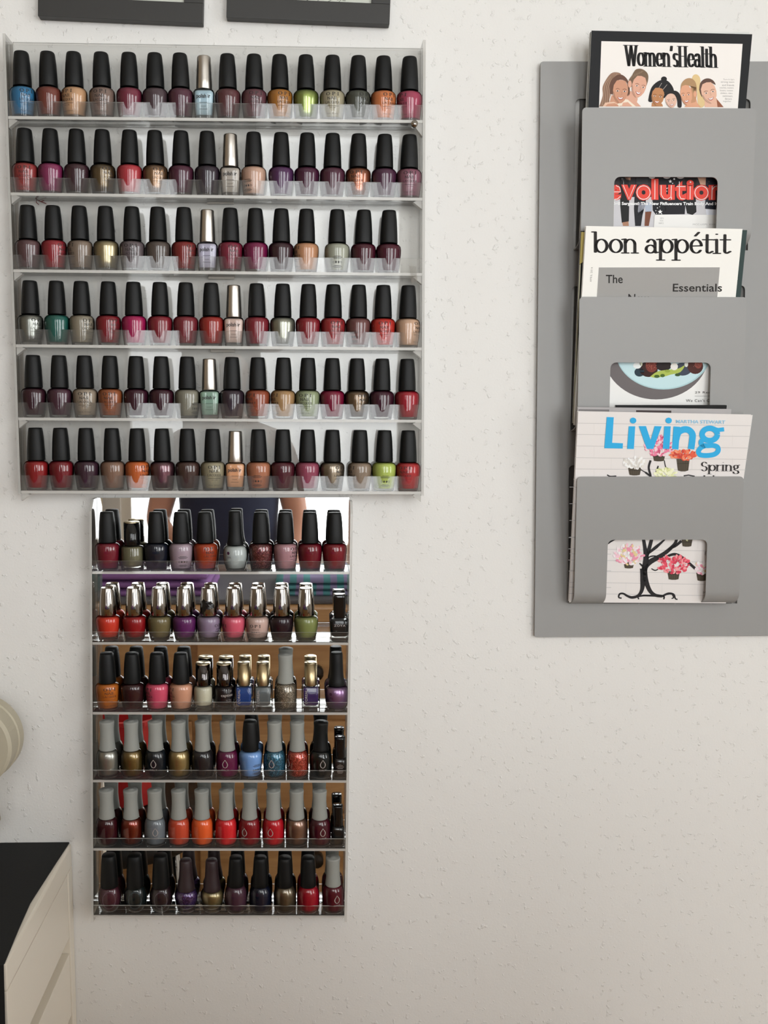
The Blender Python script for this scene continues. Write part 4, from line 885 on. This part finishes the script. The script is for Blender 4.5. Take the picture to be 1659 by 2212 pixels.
pr.poly([zc(875+625*math.cos(t_), -25+508*math.sin(t_)) for t_ in [math.pi-math.pi*k/30 for k in range(31)]], (198, 226, 230), 5)
pr.ell(*zc(560, 270), 11, 9.5, (44, 60, 70), 7); pr.ell(*zc(680, 230), 20, 17, (58, 34, 30), 7); pr.ell(*zc(720, 180), 13, 15, (126, 58, 48), 8)
pr.ell(*zc(880, 180), 17, 12, (42, 32, 32), 8); pr.ell(*zc(1130, 230), 20, 14, (66, 74, 88), 7); pr.ell(*zc(1300, 190), 17, 17, (78, 42, 36), 8); pr.ell(*zc(1340, 160), 8, 10, (136, 70, 60), 9)
pr.poly(spline([zc(*q) for q in ((700, 330), (800, 260), (960, 235), (1080, 220), (1160, 180), (1100, 270), (980, 300), (880, 330), (760, 345))], 3), (176, 192, 90), 9)
for cx, cy, rx, ry, c in ((790, 325, 6, 3.4, (66, 96, 40)), (865, 315, 5, 3.6, (78, 106, 44)), (1065, 305, 6, 3.2, (58, 84, 44)), (1020, 195, 8, 8, (238, 236, 228)), (530, 180, 9, 7, (236, 240, 238)), (1180, 165, 4, 6, (230, 232, 224)), (580, 160, 3, 5, (220, 222, 190)), (930, 255, 6, 3, (150, 170, 70))):
    pr.ell(*zc(cx, cy), rx, ry, c, 10)
for k in range(40): a, b = random.uniform(640, 790), random.uniform(140, 230); pr.ell(*zc(a, b), .9, .6, random.choice([(190, 120, 100), (96, 40, 34), (150, 72, 60)]), 11, random.uniform(0, 180), 6)
for k in range(26): a, b = random.uniform(1270, 1390), random.uniform(140, 200); pr.ell(*zc(a, b), .8, .6, random.choice([(180, 112, 96), (96, 44, 38)]), 11, random.uniform(0, 180), 6)
pr.text(font_mesh('29 Recipes', .01, space=1.15), (zc(1295, 560), zc(1625, 560), zc(1297, 524)), (84, 80, 78), 6); pr.line([zc(1292, 586), zc(1625, 586)], .7, (150, 146, 142), 6)
pr.text(font_mesh("We Can't Cook", .01, space=1.15), (zc(1175, 665), zc(1592, 665), zc(1177, 627)), (84, 80, 78), 6)
finish(pr, m2)
m3, pr = magazine('dark green magazine whose right edge shows behind the white cooking magazine', (1272, 498), (1614, 497), (1572, 919), (1249, 919), .0475, .0185, .004, col(52, 68, 66))
pr.ell(1592, 603, 1.6, 1.6, (150, 160, 158), 1); finish(pr, m3)
m4, pr = magazine('black magazine with yellow top corner, left edge showing behind the white cooking magazine', (1254.5, 499), (1600, 501), (1566, 919), (1236.5, 916), .042, .0135, .004, col(28, 28, 27))
pr.poly([(1255.5, 501), (1290, 502), (1286, 545), (1252, 571)], (214, 196, 118), 1); pr.poly([(1252, 572), (1254.5, 570), (1239, 914), (1237.2, 914)], (214, 212, 186), 1); pr.line([(1270, 500), (1270.1, 503)], .5, (90, 90, 60), 2)
finish(pr, m4)
# living
m5, pr = magazine('white home magazine with large blue title and potted tulips, in the lowest pocket', (1249, 889), (1626, 896.5), (1568, 1303), (1229.5, 1301), .060, .0235, .005, col(228, 223, 220, 1.05))
def zl_(x, y): return (1220+x/3.779, 870+y/3.779)
for k, (ya, yb) in enumerate(((166, 188), (258, 275), (352, 370), (448, 462), (540, 548), (625, 640))):
    pr.line([zl_(100-k*6, ya), zl_(1525-k*12, yb)], .8, (186, 182, 180), 1)
    for j in range(4): x = 240+j*330+(k % 2)*140; pr.line([zl_(x, ya+2), zl_(x-3, ya+92)], .35, (208, 203, 200), 1)
def zt_(x, y): return (1210+x/3.858, 1140+y/3.858)
for k in range(6):
    ya = 84+k*93; pr.line([zt_(70, ya-2), zt_(1400, ya+18)], .8, (186, 184, 184), 1)
    for j in range(4): x = 520-270+j*300+(k % 2)*110; pr.line([zt_(x, ya), zt_(x-3, ya+92)], .35, (205, 203, 203), 1)
for k in range(7): pr.line([(1228+2, 1052+k*36), (1320, 1053+k*36)], .8, (176, 176, 176), 1)
BLUE = (52, 172, 226)
for s_, x0, x1, y0, y1, sh in (('L', 322, 472, 372, 117, 18), ('i', 508, 582, 375, 120, 12), ('v', 603, 790, 377, 192, 0), ('i', 798, 874, 378, 126, 12), ('n', 886, 1070, 380, 194, 0), ('g', 1066, 1300, 448, 196, 6)):
    if s_ == 'v':
        pr.poly([zl_(*q) for q in ((603, 190), (662, 190), (700, 305), (732, 190), (790, 192), (722, 377), (668, 376))], BLUE, 9)
    elif s_ == 'L':
        pr.poly([zl_(*q) for q in ((342, 116), (399, 118), (386, 326), (474, 330), (472, 373), (322, 371))], BLUE, 9)
    elif s_ == 'i':
        o1 = x0
        pr.poly([zl_(*q) for q in ((o1+13, 191), (o1+66, 192), (o1+55, 377), (o1, 376))], BLUE, 9); pr.ell(*zl_(o1+49, 145), 6.9, 6.4, BLUE, 9)
    elif s_ == 'n':
        pr.line([zl_(914, 194), zl_(900, 379)], 14.2, BLUE, 9); pr.line([zl_(*q) for q in spline([(908, 300), (925, 245), (965, 219), (1010, 222), (1040, 255), (1040, 300), (1030, 378)], 6)], 14, BLUE, 9.3)
    elif s_ == 'g':
        pr.line([zl_(1182+62*math.cos(t_), 258+50*math.sin(t_)) for t_ in [2*math.pi*k/40 for k in range(41)]], 12, BLUE, 9)
        pr.line([zl_(1215, 212), zl_(1250, 222), zl_(1299, 216)], [9, 9, 9], BLUE, 9.3)
        pr.line([zl_(*q) for q in spline([(1140, 296), (1112, 316), (1118, 342), (1160, 350), (1210, 348), (1246, 362), (1250, 394), (1220, 420), (1160, 430), (1105, 424), (1090, 398), (1108, 368), (1140, 352)], 6)], 10.5, BLUE, 9.6)
pr.text(font_mesh('MARTHA STEWART', .015), (zl_(906, 166), zl_(1308, 172), zl_(908, 138)), (142, 196, 226), 9)
pr.text(serif_text('Spring', .2, .06, .85, 0), (zl_(1110, 583), zl_(1430, 583), zl_(1112, 482)), (60, 56, 56), 9)
def tulips(cx, cy, rx, ry, cols, n_, Z, pot=True, pw=48, ph=70, sc_=1.0):
    if pot:
        px0, py0 = cx, cy+ry*.75
        pr.poly([Z(px0-pw, py0), Z(px0+pw, py0), Z(px0+pw*.78, py0+ph), Z(px0+pw*.3, py0+ph*1.08), Z(px0-pw*.3, py0+ph*1.08), Z(px0-pw*.78, py0+ph)], (84, 76, 64), 6)
        for k in range(5): x = px0-pw*.7+k*pw*.35; pr.line([Z(x, py0+ph*.1), Z(x+(px0-x)*.15, py0+ph)], .5, (58, 52, 44), 7)
        pr.line([Z(px0-pw*.92, py0+ph*.4), Z(px0+pw*.92, py0+ph*.4)], 1.0, (54, 50, 44), 7)
    for k in range(n_):
        a = random.uniform(0, 2*math.pi); q = math.sqrt(random.random()); x = cx+rx*q*math.cos(a); y = cy+ry*q*math.sin(a)
        p_ = Z(x, y); pr.ell(p_[0], p_[1], random.uniform(1.9, 3.1)*sc_, random.uniform(3.2, 5.0)*sc_, random.choice(cols), 7+k/n_*.9, math.degrees(math.atan2(y-cy-ry, x-cx))+90+random.uniform(-20, 20), 8)
PK1 = [(232, 130, 160), (244, 178, 196), (214, 96, 130), (250, 206, 214), (196, 78, 112)]; OR = [(226, 96, 72), (238, 132, 96), (200, 72, 60), (246, 160, 126)]
WH_ = [(244, 242, 238), (226, 222, 214), (212, 208, 202), (250, 250, 248)]; YG = [(226, 228, 176), (240, 242, 206), (206, 212, 146)]; CR = [(226, 86, 104), (240, 124, 136), (204, 62, 84), (248, 160, 164)]
PW = [(244, 196, 208), (250, 226, 230), (232, 150, 172), (252, 240, 238), (226, 206, 150)]
DKB = (44, 42, 44)
pr.line(spline([zl_(*q) for q in ((700, 470), (685, 530), (700, 600), (690, 640))]), 4.6, DKB, 5); pr.line(spline([zl_(*q) for q in ((812, 470), (822, 520), (840, 535))]), 2, DKB, 5)
pr.line(spline([zl_(*q) for q in ((610, 540), (660, 570), (700, 600))]), [2]*6+[4]*6+[6], DKB, 5); pr.line(spline([zl_(*q) for q in ((345, 588), (370, 600), (420, 598))]), 2.6, DKB, 5); pr.line(spline([zl_(*q) for q in ((762, 515), (748, 560), (735, 590))]), 3, DKB, 5)
pr.line([zl_(970, 596), zl_(1010, 590), zl_(1060, 600)], 2.4, DKB, 5)
tulips(768, 365, 118, 70, PK1, 90, zl_, True, 52, 56); tulips(770, 305, 42, 38, PK1, 26, zl_, False); tulips(965, 425, 108, 42, OR, 80, zl_, True, 54, 96); tulips(570, 492, 98, 48, WH_, 80, zl_, True, 54, 60); tulips(830, 580, 96, 44, YG, 60, zl_, False)
pr.text(serif_text('Ideas', .2, .06, .85, 0) if False else font_mesh('Ideas'), (zl_(1130, 700), zl_(1400, 700), zl_(1132, 592)), (60, 56, 56), 8)
# lower tree of the cover
for pts, wd in (([(700, 360), (716, 250), (705, 160), (688, 60)], [13, 12, 8, 6]), ([(716, 250), (745, 160), (770, 60)], [8, 8, 7]), ([(730, 215), (800, 160), (880, 90)], [5, 7, 2]), ([(700, 350), (740, 290), (860, 220), (950, 140), (975, 80)], [10, 12, 9, 7, 5]),
                ([(900, 180), (960, 150), (1010, 110)], [4, 6, 6]), ([(885, 240), (950, 220), (1010, 240), (1080, 300), (1125, 340)], [5, 6, 5, 6, 6]), ([(715, 270), (750, 240), (800, 238), (820, 270)], [2, 3, 3, 2]), ([(700, 330), (660, 295)], [6, 2]),
                ([(690, 340), (690, 440), (680, 520), (650, 565), (600, 580), (560, 568), (525, 548), (495, 552), (488, 580), (512, 586)], [13, 12, 8, 6, 6, 5, 4, 4, 3, 3]), ([(705, 340), (712, 430), (745, 520), (790, 560), (850, 570)], [10, 11, 9, 7, 6]),
                ([(655, 595), (650, 575), (690, 565), (740, 565), (800, 566), (862, 572), (862, 596)], [3, 3, 4, 4, 5, 4, 3]), ([(850, 570), (900, 548), (945, 555), (960, 590), (978, 596)], [4, 5, 4, 3, 2.5]), ([(935, 556), (945, 580), (928, 590)], [3, 3, 2]),
                ([(395, 130), (420, 112), (460, 92)], [5, 5, 4]), ([(760, 340), (790, 355), (815, 345)], [2, 2.6, 2])):
    q = spline(pts, 5); ws = []
    for i in range(len(q)): t_ = i/(len(q)-1)*(len(wd)-1); k = min(int(t_), len(wd)-2); ws.append((wd[k]+(wd[k+1]-wd[k])*(t_-k))*.98)
    pr.line([zt_(*p_) for p_ in q], ws, DKB, 5)
tulips(572, 225, 125, 82, PW, 120, zt_, True, 44, 48, 1.0); tulips(945, 305, 135, 76, CR, 120, zt_, True, 52, 66); tulips(1180, 335, 62, 52, PW, 50, zt_, True, 46, 64); tulips(1056, 96, 1, 1, YG, 2, zt_, True, 46, 56)
pr.text(serif_text('E', .2, .1), (zt_(1205, 228), zt_(1222, 228), zt_(1205, 198)), (120, 116, 116), 6); pr.text(font_mesh('M'), (zt_(1190, 550), zt_(1212, 550), zt_(1190, 530)), (150, 146, 146), 6)
finish(pr, m5)
m6, pr = magazine('thin grey-covered magazine peeking out just above the white home magazine', (1248, 879.5), (1580, 884), (1545, 1303), (1231, 1302), .053, .0178, .003, col(176, 172, 172))
pr.poly([(1249.5, 884), (1316, 884.5), (1316, 900), (1249.5, 900)], (120, 116, 116), 1); pr.poly([(1374, 886), (1450, 887), (1450, 900), (1374, 900)], (70, 60, 60), 1); finish(pr, m6)
m7, pr = magazine('black-covered magazine hidden furthest back in the lowest pocket', (1330, 875.5), (1570, 875.5), (1538, 1303), (1290, 1303), .0485, .0138, .003, col(26, 26, 26))

# ------------------------------------------------------------------ picture frames
def frame(label, bl, br, ibr, up, w_px):
    d = .014; BL, BR = P(*bl, d), P(*br, d); ex = (BR-BL).normalized(); ez = ex.cross(Vector((0, 1, 0)))
    if ez.z < 0: ez = -ez
    Wd = (BR-BL).length; root = empty('picture_frame', BL, label, 'picture frame', None); H = .32; b = P(*ibr, d); t = (BR-b).dot(ex); hb = (b-BR).dot(ez)
    def bx(mb, x0, x1, z0, z1, y0, y1):
        c = [ex*x0+ez*z0, ex*x1+ez*z0, ex*x1+ez*z1, ex*x0+ez*z1]
        mb.hexa([v+Vector((0, y0, 0)) for v in c], [v+Vector((0, y1, 0)) for v in c])
    for x0, x1, z0, z1, nm in ((0, Wd, 0, hb, 0), (0, Wd, H-hb, H, 0), (0, t, hb, H-hb, 0), (Wd-t, Wd, hb, H-hb, 0)):
        mb = MB(); bx(mb, x0, x1, z0, z1, 0, .0125); mb.build('frame_rail', FRAMEBLK, root, bevel=.0008)
    mb = MB(); bx(mb, t-.002, Wd-t+.002, hb-.002, H-hb+.002, .006, .009); mb.build('print', pbr('certificate_paper', col(232, 230, 218), .6), root)
    if 'right' in label:
        mb = MB()
        for k in range(14): x = Wd*.42+k*.0045; mb.tube([ex*x+ez*(hb+.002+.002*(k % 3))+Vector((0, .0058, 0)), ex*(x+.004)+ez*(hb+.006-.002*(k % 2))+Vector((0, .0058, 0))], .0003, 4)
        mb.build('handwriting', INK, root)
    mb = MB(); bx(mb, t, Wd-t, hb, H-hb, .003, .0045); mb.build('glass', PANE, root)
frame('left of two black picture frames above the clear nail polish rack', (81.5, 34), (438, 50), (397, 4.5), 0, 0)
frame('right of two black picture frames above the clear nail polish rack', (489, 37), (841.5, 52), (802.5, 6.5), 0, 0)

# ------------------------------------------------------------------ white drawer cabinet with black cloth, lower left
X0, ZT = P(155, 1821, 0).x, P(155, 1821, 0).z; YF = -.278
def Q(px, py):
    v = ray(px, py); q = CAM+v*((X0-CAM.x)/v.x); return q.y, q.z
cab = empty('drawer_cabinet', (X0, 0, 0), 'white drawer cabinet against the wall at the lower left corner', 'cabinet')
XL = X0-.62
def cb(nm, x0, x1, y0, y1, z0, z1, bev=.0012, mat=WHITEP): return MB().box(x0-X0, x1-X0, y0, y1, z0, z1).build(nm, mat, cab, bevel=bev)
zg1 = Q(147.5, 1889)[1]; gy0, gz0 = Q(150, 2029); _, gz1 = Q(151, 2062)
ys = Q(150, 1960)[0]
cb('top_board', XL, X0, YF, -.001, zg1+.0015, ZT, .003)
cb('back_stile', X0-.018, X0, ys, -.001, 0, zg1+.001); cb('front_stile', X0-.018, X0, YF, YF+.022, 0, zg1+.001)
cb('carcass', XL, X0-.022, YF+.002, -.003, 0, zg1-.001, .001)
cb('rail', X0-.0215, X0-.0175, YF+.023, ys-.001, gz1-.001, gz0+.001, .0004)
h = gz1-.010
dr = [(gz0, zg1)]; z = gz1; dh = zg1-gz0
while z > .15: dr.append((z-dh, z)); z -= dh+(gz0-gz1)
for a, b in dr:
    cb('drawer', X0-.018, X0-.0012, YF+.0235, ys-.0012, max(a, .03), b-.0008, .001)
cl = empty('black_cloth', (X0, -.14, ZT), 'black cloth laid over the top of the white drawer cabinet', 'cloth')
pts = [(-.0035, -.001), (-.004, -.04), (-.0105, -.144), (-.013, -.17), (-.0075, YF-.002)]
rt = [Q(148, 1820)]
edge = []
for px, py in ((149, 1820), (120, 1864), (71, 1940), (65, 1950), (40, 2006), (10, 2079)):
    v = ray(px, py); q = CAM+v*((ZT+.002-CAM.z)/v.z); edge.append((q.x, max(q.y, YF-.001)))
edge[0] = (edge[0][0], -.0015)
n = len(edge); vs = []
for z in (ZT+.0002, ZT+.002):
    vs += [(x, y, z) for x, y in edge]+[(XL+.01, y, z) for x, y in edge]
fs = []
for k in range(n-1):
    fs += [(k, k+1, n+k+1, n+k), (2*n+n+k, 2*n+n+k+1, 2*n+k+1, 2*n+k), (k, 2*n+k, 2*n+k+1, k+1), (n+k+1, 3*n+k+1, 3*n+k, n+k)]
fs += [(0, n, 3*n, 2*n), (n-1, 2*n+n-1, 4*n-1, 2*n-1)]
o_ = -Vector(cl.location)
link('cloth_top', fix(mesh('cloth_top', [Vector(v)+o_ for v in vs], fs)), BLACKCLOTH, cl)
xe = edge[-1][0]; vs = []; fs = []; m_ = 14
for k in range(m_+1):
    x = xe+(XL-xe)*k/m_; wv = .002*math.sin(k*1.7)
    for z, y in ((ZT+.002, YF-.001), (ZT+.0006, YF-.0035), (ZT-.25, YF-.0045-abs(wv)), (ZT-.55, YF-.005-abs(wv)*2)): vs.append((x+(.0 if z > ZT-.1 else -.003), y, z))
for k in range(m_):
    for j in range(3): a = k*4+j; fs.append((a, a+4, a+5, a+1))
me = mesh('cloth_drop', [Vector(v)+o_ for v in vs], fs)
bm = bmesh.new(); bm.from_mesh(me); bmesh.ops.recalc_face_normals(bm, faces=bm.faces); bmesh.ops.solidify(bm, geom=bm.faces[:], thickness=-.0012); bm.to_mesh(me); bm.free()
link('cloth_drop', me, BLACKCLOTH, cl)
# ring lamp at the left edge
c = P(-66, 1612, .085)
rl = empty('magnifier_lamp', (c.x, -.085, ZT+.002), 'white round magnifier lamp head entering at the left edge above the cabinet', 'lamp')
LW = pbr('lamp_plastic', col(176, 168, 148, 1.05), .5, spec=.3)
R_ = (P(24, 1640, .085)-c).length
def ringy(name, r0, r1, y0, y1, mat, z0):
    pr_ = [(r0, y0), (r0+.003, y0-.003), (r1-.004, y0-.003), (r1, y0), (r1, y1), (r0, y1)]; vs = []; fs = []; n = 56; m_ = len(pr_)
    for k in range(n):
        a = 2*math.pi*k/n
        for r, y in pr_: vs.append((r*math.cos(a), y, r*math.sin(a)+z0))
    for k in range(n):
        for j in range(m_): fs.append((k*m_+j, k*m_+(j+1) % m_, ((k+1) % n)*m_+(j+1) % m_, ((k+1) % n)*m_+j))
    return link(name, fix(mesh(name, vs, fs)), mat, rl)
zc_ = c.z-rl.location.z
ringy('lamp_head', R_*.58, R_, -.004, .022, LW, zc_); ringy('rear_rim', R_*.86, R_*1.03, .024, .040, LW, zc_)
vs, fs = lathe([(R_*.58, -.002), (R_*.58, .002)]); me = fix(mesh('lens', [(x, z, y+zc_) for x, y, z in vs], fs)); link('lens', me, PANE, rl)
MB().tube([(.012, .03, zc_-R_*.9), (.014, .035, .06), (-.055, .035, .012)], .011, 14).build('arm', LW, rl, True)
vs, fs = lathe([(.05, 0), (.052, .004), (.05, .012), (.02, .016)]); link('base', fix(mesh('base', [(x-.075, y+.02, z) for x, y, z in vs], fs)), LW, rl)

# ------------------------------------------------------------------ the room behind the camera, seen in the mirror
ds = empty('pine_dresser', (-.25, -1.08, 0), 'pine dresser behind the camera, reflected in the mirrored rack', 'dresser')
def db_(nm, a, mat=PINE, bev=.003, par=ds): return MB().box(*a).build(nm, mat, par, bevel=bev)
db_('top', (-.62, .62, -.25, .25, .99, 1.02)); db_('carcass', (-.60, .60, -.235, .215, .06, .989))
DK = pbr('iron_knob', col(50, 42, 36), .4, .6)
for r in range(4):
    for k in range(2):
        x = -.585+k*.59; d_ = db_('drawer', (x, x+.575, .2155, .23, .09+r*.225, .30+r*.225))
        MB().tube([(x+.275, .23, .195+r*.225), (x+.275, .255, .195+r*.225)], .016, 12).build('knob', DK, d_, True)
for x in (-.58, .52):
    for y in (-.22, .15): db_('leg', (x, x+.06, y, y+.05, 0, .059))
def soft(name, label, cat, loc, sx, sy, sz, c, stripes=None, layers=3):
    root = empty(name, loc, label, cat)
    for L_ in range(layers):
        vs = []; fs = []; nx, ny = 18, 10
        for t_ in (0, 1):
            for i in range(nx+1):
                for j in range(ny+1):
                    u, v = i/nx*2-1, j/ny*2-1; e = (1-abs(u)**6)*(1-abs(v)**6)
                    z = sz/layers*(L_+(.92 if t_ else .02))+(.006*math.sin(u*7+L_*2)*math.sin(v*5+L_)*e if t_ and L_ == layers-1 else 0)
                    if t_: z -= (1-e)*sz/layers*.4
                    vs.append((u*sx/2*(1-.02*L_), v*sy/2, z))
        N_ = (nx+1)*(ny+1)
        for i in range(nx):
            for j in range(ny):
                a = i*(ny+1)+j; fs.append((a, a+ny+1, a+ny+2, a+1)); fs.append((N_+a, N_+a+1, N_+a+ny+2, N_+a+ny+1))
        per = [i*(ny+1) for i in range(nx+1)]+[nx*(ny+1)+j for j in range(1, ny+1)]+[i*(ny+1)+ny for i in range(nx-1, -1, -1)]+[j for j in range(ny-1, 0, -1)]
        for a, b in zip(per, per[1:]+per[:1]): fs.append((a, b, N_+b, N_+a))
        me = fix(mesh('fold', vs, fs, True)); mt = [pbr('towel_cloth', c[0], .95, bump=(500, .6, .002))]
        if len(c) > 1: mt.append(pbr('towel_stripe', c[1], .95))
        link('fold', me, mt, root)
        if len(c) > 1:
            for f in me.polygons:
                if int((f.center.x/sx+.5)*16) % 2: f.material_index = 1
    return root
mat_ = empty('grey_mat', (-.25, -1.07, 1.0205), 'grey felt mat lying on the pine dresser', 'mat'); MB().box(-.56, .56, -.2, .19, 0, .012).build('felt', pbr('grey_felt', col(105, 104, 108), .95, bump=(300, .6, .002)), mat_, bevel=.004)
soft('folded_towel', 'purple folded towel on the grey mat, reflected in the mirror', 'towel', (-.45, -1.04, 1.033), .46, .24, .06, [col(150, 105, 165)])
soft('folded_towel', 'teal and lilac striped towel on the grey mat, reflected in the mirror', 'towel', (.08, -1.04, 1.033), .3, .24, .045, [col(96, 160, 165), col(150, 140, 180)])
bn = empty('red_bin', (-.37, -.60, .681), 'red plastic tub standing on the black padded stool', 'bin')
vs, fs = lathe([(.06, 0), (.063, .003), (.075, .17), (.079, .172), (.079, .18), (.071, .18), (.06, .006)], 28, 1, 5)
link('bin_body', fix(mesh('bin_body', vs, fs)), pbr('red_plastic', col(205, 50, 50), .35), bn)
ch = empty('black_stool', (-.56, -1.58+.28, 0), 'black padded stool in front of the pine dresser, reflected in the mirror', 'stool')
ch.location = (-.37, -.60, 0)
vs, fs = lathe([(.15, .60), (.17, .61), (.175, .64), (.165, .67), (.10, .68)], 32); link('seat', fix(mesh('seat', vs, fs, True)), pbr('black_leather', col(22, 22, 24), .4), ch)
for k in range(4):
    a = math.pi/4+k*math.pi/2; MB().tube([(.12*math.cos(a), .12*math.sin(a), .6), (.17*math.cos(a), .17*math.sin(a), 0.0)], .012, 10).build('leg', CHROME, ch, True)
# curtains
CUR = pbr('tan_curtain', col(196, 178, 150), .9); CURW = pbr('white_curtain', col(235, 232, 226), .9)
for x, mt, lab in ((-.95, CUR, 'tan curtain left of the back window'), (-.36, CUR, 'tan curtain between the two left back windows')):
    vs = []; fs = []; n = 40; wd = .16
    for k in range(n+1):
        for z in (.3, 2.92): vs.append((x-wd/2+wd*k/n, RY1+.05+.018*math.sin(k*1.05), z))
    for k in range(n): fs.append((2*k, 2*k+2, 2*k+3, 2*k+1))
    root = empty('curtain', (x, RY1+.05, .3), lab, 'curtain')
    me = mesh('curtain_cloth', [Vector(v)-Vector(root.location) for v in vs], fs, True); q = link('curtain_cloth', me, mt, root)
    sm = q.modifiers.new('s', 'SOLIDIFY'); sm.thickness = .002
    MB().tube([(-wd/2-.02, 0, 2.63), (wd/2+.02, 0, 2.63)], .008, 10).build('curtain_rod', DK, root, True)

# ------------------------------------------------------------------ the person, seen in the mirror behind the dresser
def skin_obj(name, verts, edges, radii, mat, parent, lv=2, rootv=0):
    me = bpy.data.meshes.new(name); me.from_pydata([Vector(v) for v in verts], edges, []); o = link(name, me, mat, parent)
    sk = o.modifiers.new('skin', 'SKIN'); sk.use_smooth_shade = True
    for i, r in enumerate(radii):
        rr = r if isinstance(r, tuple) else (r, r); me.skin_vertices[0].data[i].radius = rr; me.skin_vertices[0].data[i].use_root = (i == rootv)
    ss = o.modifiers.new('sub', 'SUBSURF'); ss.levels = lv; ss.render_levels = lv
    dg = bpy.context.evaluated_depsgraph_get(); m2_ = bpy.data.meshes.new_from_object(o.evaluated_get(dg)); bpy.data.objects.remove(o)
    m2_.name = name; m2_.shade_smooth(); m2_.materials.clear(); return link(name, m2_, mat, parent)
SKIN = pbr('skin', col(205, 150, 125, 1.1), .5); HAIR = pbr('brown_hair', col(70, 48, 36), .6); DENIM = pbr('dark_denim', col(48, 54, 78, 1.1), .85, bump=(600, .4, .001), var=(30, .2)); JEAN = pbr('grey_trousers', col(70, 72, 80), .85)
ps = empty('person', (-.24, -1.72, 0), 'person in a dark denim apron standing behind the dresser, reflected in the mirror', 'person')
V = [(0, 0, .95), (0, 0, 1.10), (0, 0, 1.25), (0, -.01, 1.38), (0, -.01, 1.46), (0, 0, 1.53), (0, .02, 1.60), (0, .02, 1.68),
     (.17, -.01, 1.37), (.22, 0, 1.12), (.20, .16, .96), (.185, .22, .93), (-.17, -.01, 1.37), (-.23, .02, 1.12), (-.17, .20, 1.10), (-.13, .27, 1.09),
     (.09, 0, .88), (.10, .01, .48), (.10, -.01, .08), (.10, .10, .035), (-.09, 0, .88), (-.10, .01, .48), (-.10, -.01, .08), (-.10, .10, .035)]
E_ = [(0, 1), (1, 2), (2, 3), (3, 4), (4, 5), (5, 6), (6, 7), (3, 8), (8, 9), (9, 10), (10, 11), (3, 12), (12, 13), (13, 14), (14, 15), (0, 16), (16, 17), (17, 18), (18, 19), (0, 20), (20, 21), (21, 22), (22, 23)]
R = [(.14, .10), (.125, .09), (.14, .10), (.13, .085), .05, .055, .085, .075, .055, .042, .032, .028, .055, .042, .032, .028, .085, .058, .042, .035, .085, .058, .042, .035]
skin_obj('body', V, E_, R, SKIN, ps)
def bag(name, prof, mat, n=28, sy=.66, op=None):
    vs, fs = lathe(prof, n, sy); me = fix(mesh(name, vs, fs, True)); return link(name, me, mat, ps)
bag('apron', [(.20, .55), (.205, .60), (.185, .85), (.165, 1.0), (.158, 1.12), (.165, 1.25), (.172, 1.34), (.12, 1.42)], DENIM, sy=.78)
for s_ in (-1, 1): MB().tube([(s_*.10, .02, .9), (s_*.105, .01, .5), (s_*.10, -.01, .09)], [.10, .078, .06], 14).build('trouser_leg', JEAN, ps, True)
for s_ in (-1, 1): MB().tube([(s_*.10, -.06, .03), (s_*.10, .0, .045), (s_*.10, .09, .04), (s_*.10, .16, .025)], [.03, .042, .04, .025], 12).build('shoe', GLOSSBLACK, ps, True)
vs = []; fs = []
hv, hf = lathe([(.02, 1.52), (.085, 1.56), (.105, 1.64), (.10, 1.72), (.07, 1.77), (.02, 1.785)], 24); link('hair', fix(mesh('hair', [(x, y*.98-.025, z) for x, y, z in hv], hf, True)), HAIR, ps)
for s_ in (-1, 1):
    vs, fs = lathe([(.001, -.007), (.006, -.004), (.008, 0), (.006, .004), (.001, .007)], 12); link('eye', fix(mesh('eye', [(x+s_*.032, z+.093, y+1.655) for x, y, z in vs], fs, True)), pbr('eye_dark', col(50, 34, 28), .2), ps)
MB().tube([(0, .098, 1.66), (0, .115, 1.625), (0, .104, 1.612)], [.006, .012, .009], 8).build('nose', SKIN, ps, True)
MB().tube([(-.024, .092, 1.588), (0, .103, 1.585), (.024, .092, 1.588)], [.003, .007, .003], 8).build('mouth', pbr('lip', col(180, 90, 90), .5), ps, True)
for wx, wy, wz, s_, dn in ((.185, .22, .93, 1, (-.1, .55, -.82)), (-.13, .27, 1.09, -1, (.45, .75, -.5))):
    dv = Vector(dn).normalized(); sd = dv.cross(Vector((0, 0, 1))).normalized(); nm = sd.cross(dv); w0 = Vector((wx, wy, wz))
    verts = [w0-dv*.03, w0+dv*.035, w0+dv*.075]; ed = [(0, 1), (1, 2)]; rr = [(.024, .024), (.034, .016), (.036, .015)]
    skin_obj('palm', verts, ed, rr, SKIN, ps, 2)
    for k, (sx_, ln, r_) in enumerate(((-.027, .066, .0085), (-.009, .076, .009), (.010, .072, .0088), (.028, .058, .0078))):
        b0 = w0+dv*.07+sd*sx_; cu_ = nm*(-1 if s_ > 0 else -1)
        skin_obj('finger', [b0, b0+dv*ln*.45+cu_*.004, b0+dv*ln*.78+cu_*.014, b0+dv*ln+cu_*.026], [(0, 1), (1, 2), (2, 3)], [r_*1.05, r_, r_*.92, r_*.75], SKIN, ps, 1)
    b0 = w0+dv*.02+sd*(-.028*s_)
    skin_obj('thumb', [b0, b0-sd*s_*.024+dv*.022, b0-sd*s_*.034+dv*.052], [(0, 1), (1, 2)], [.0125, .0105, .0085], SKIN, ps, 1)
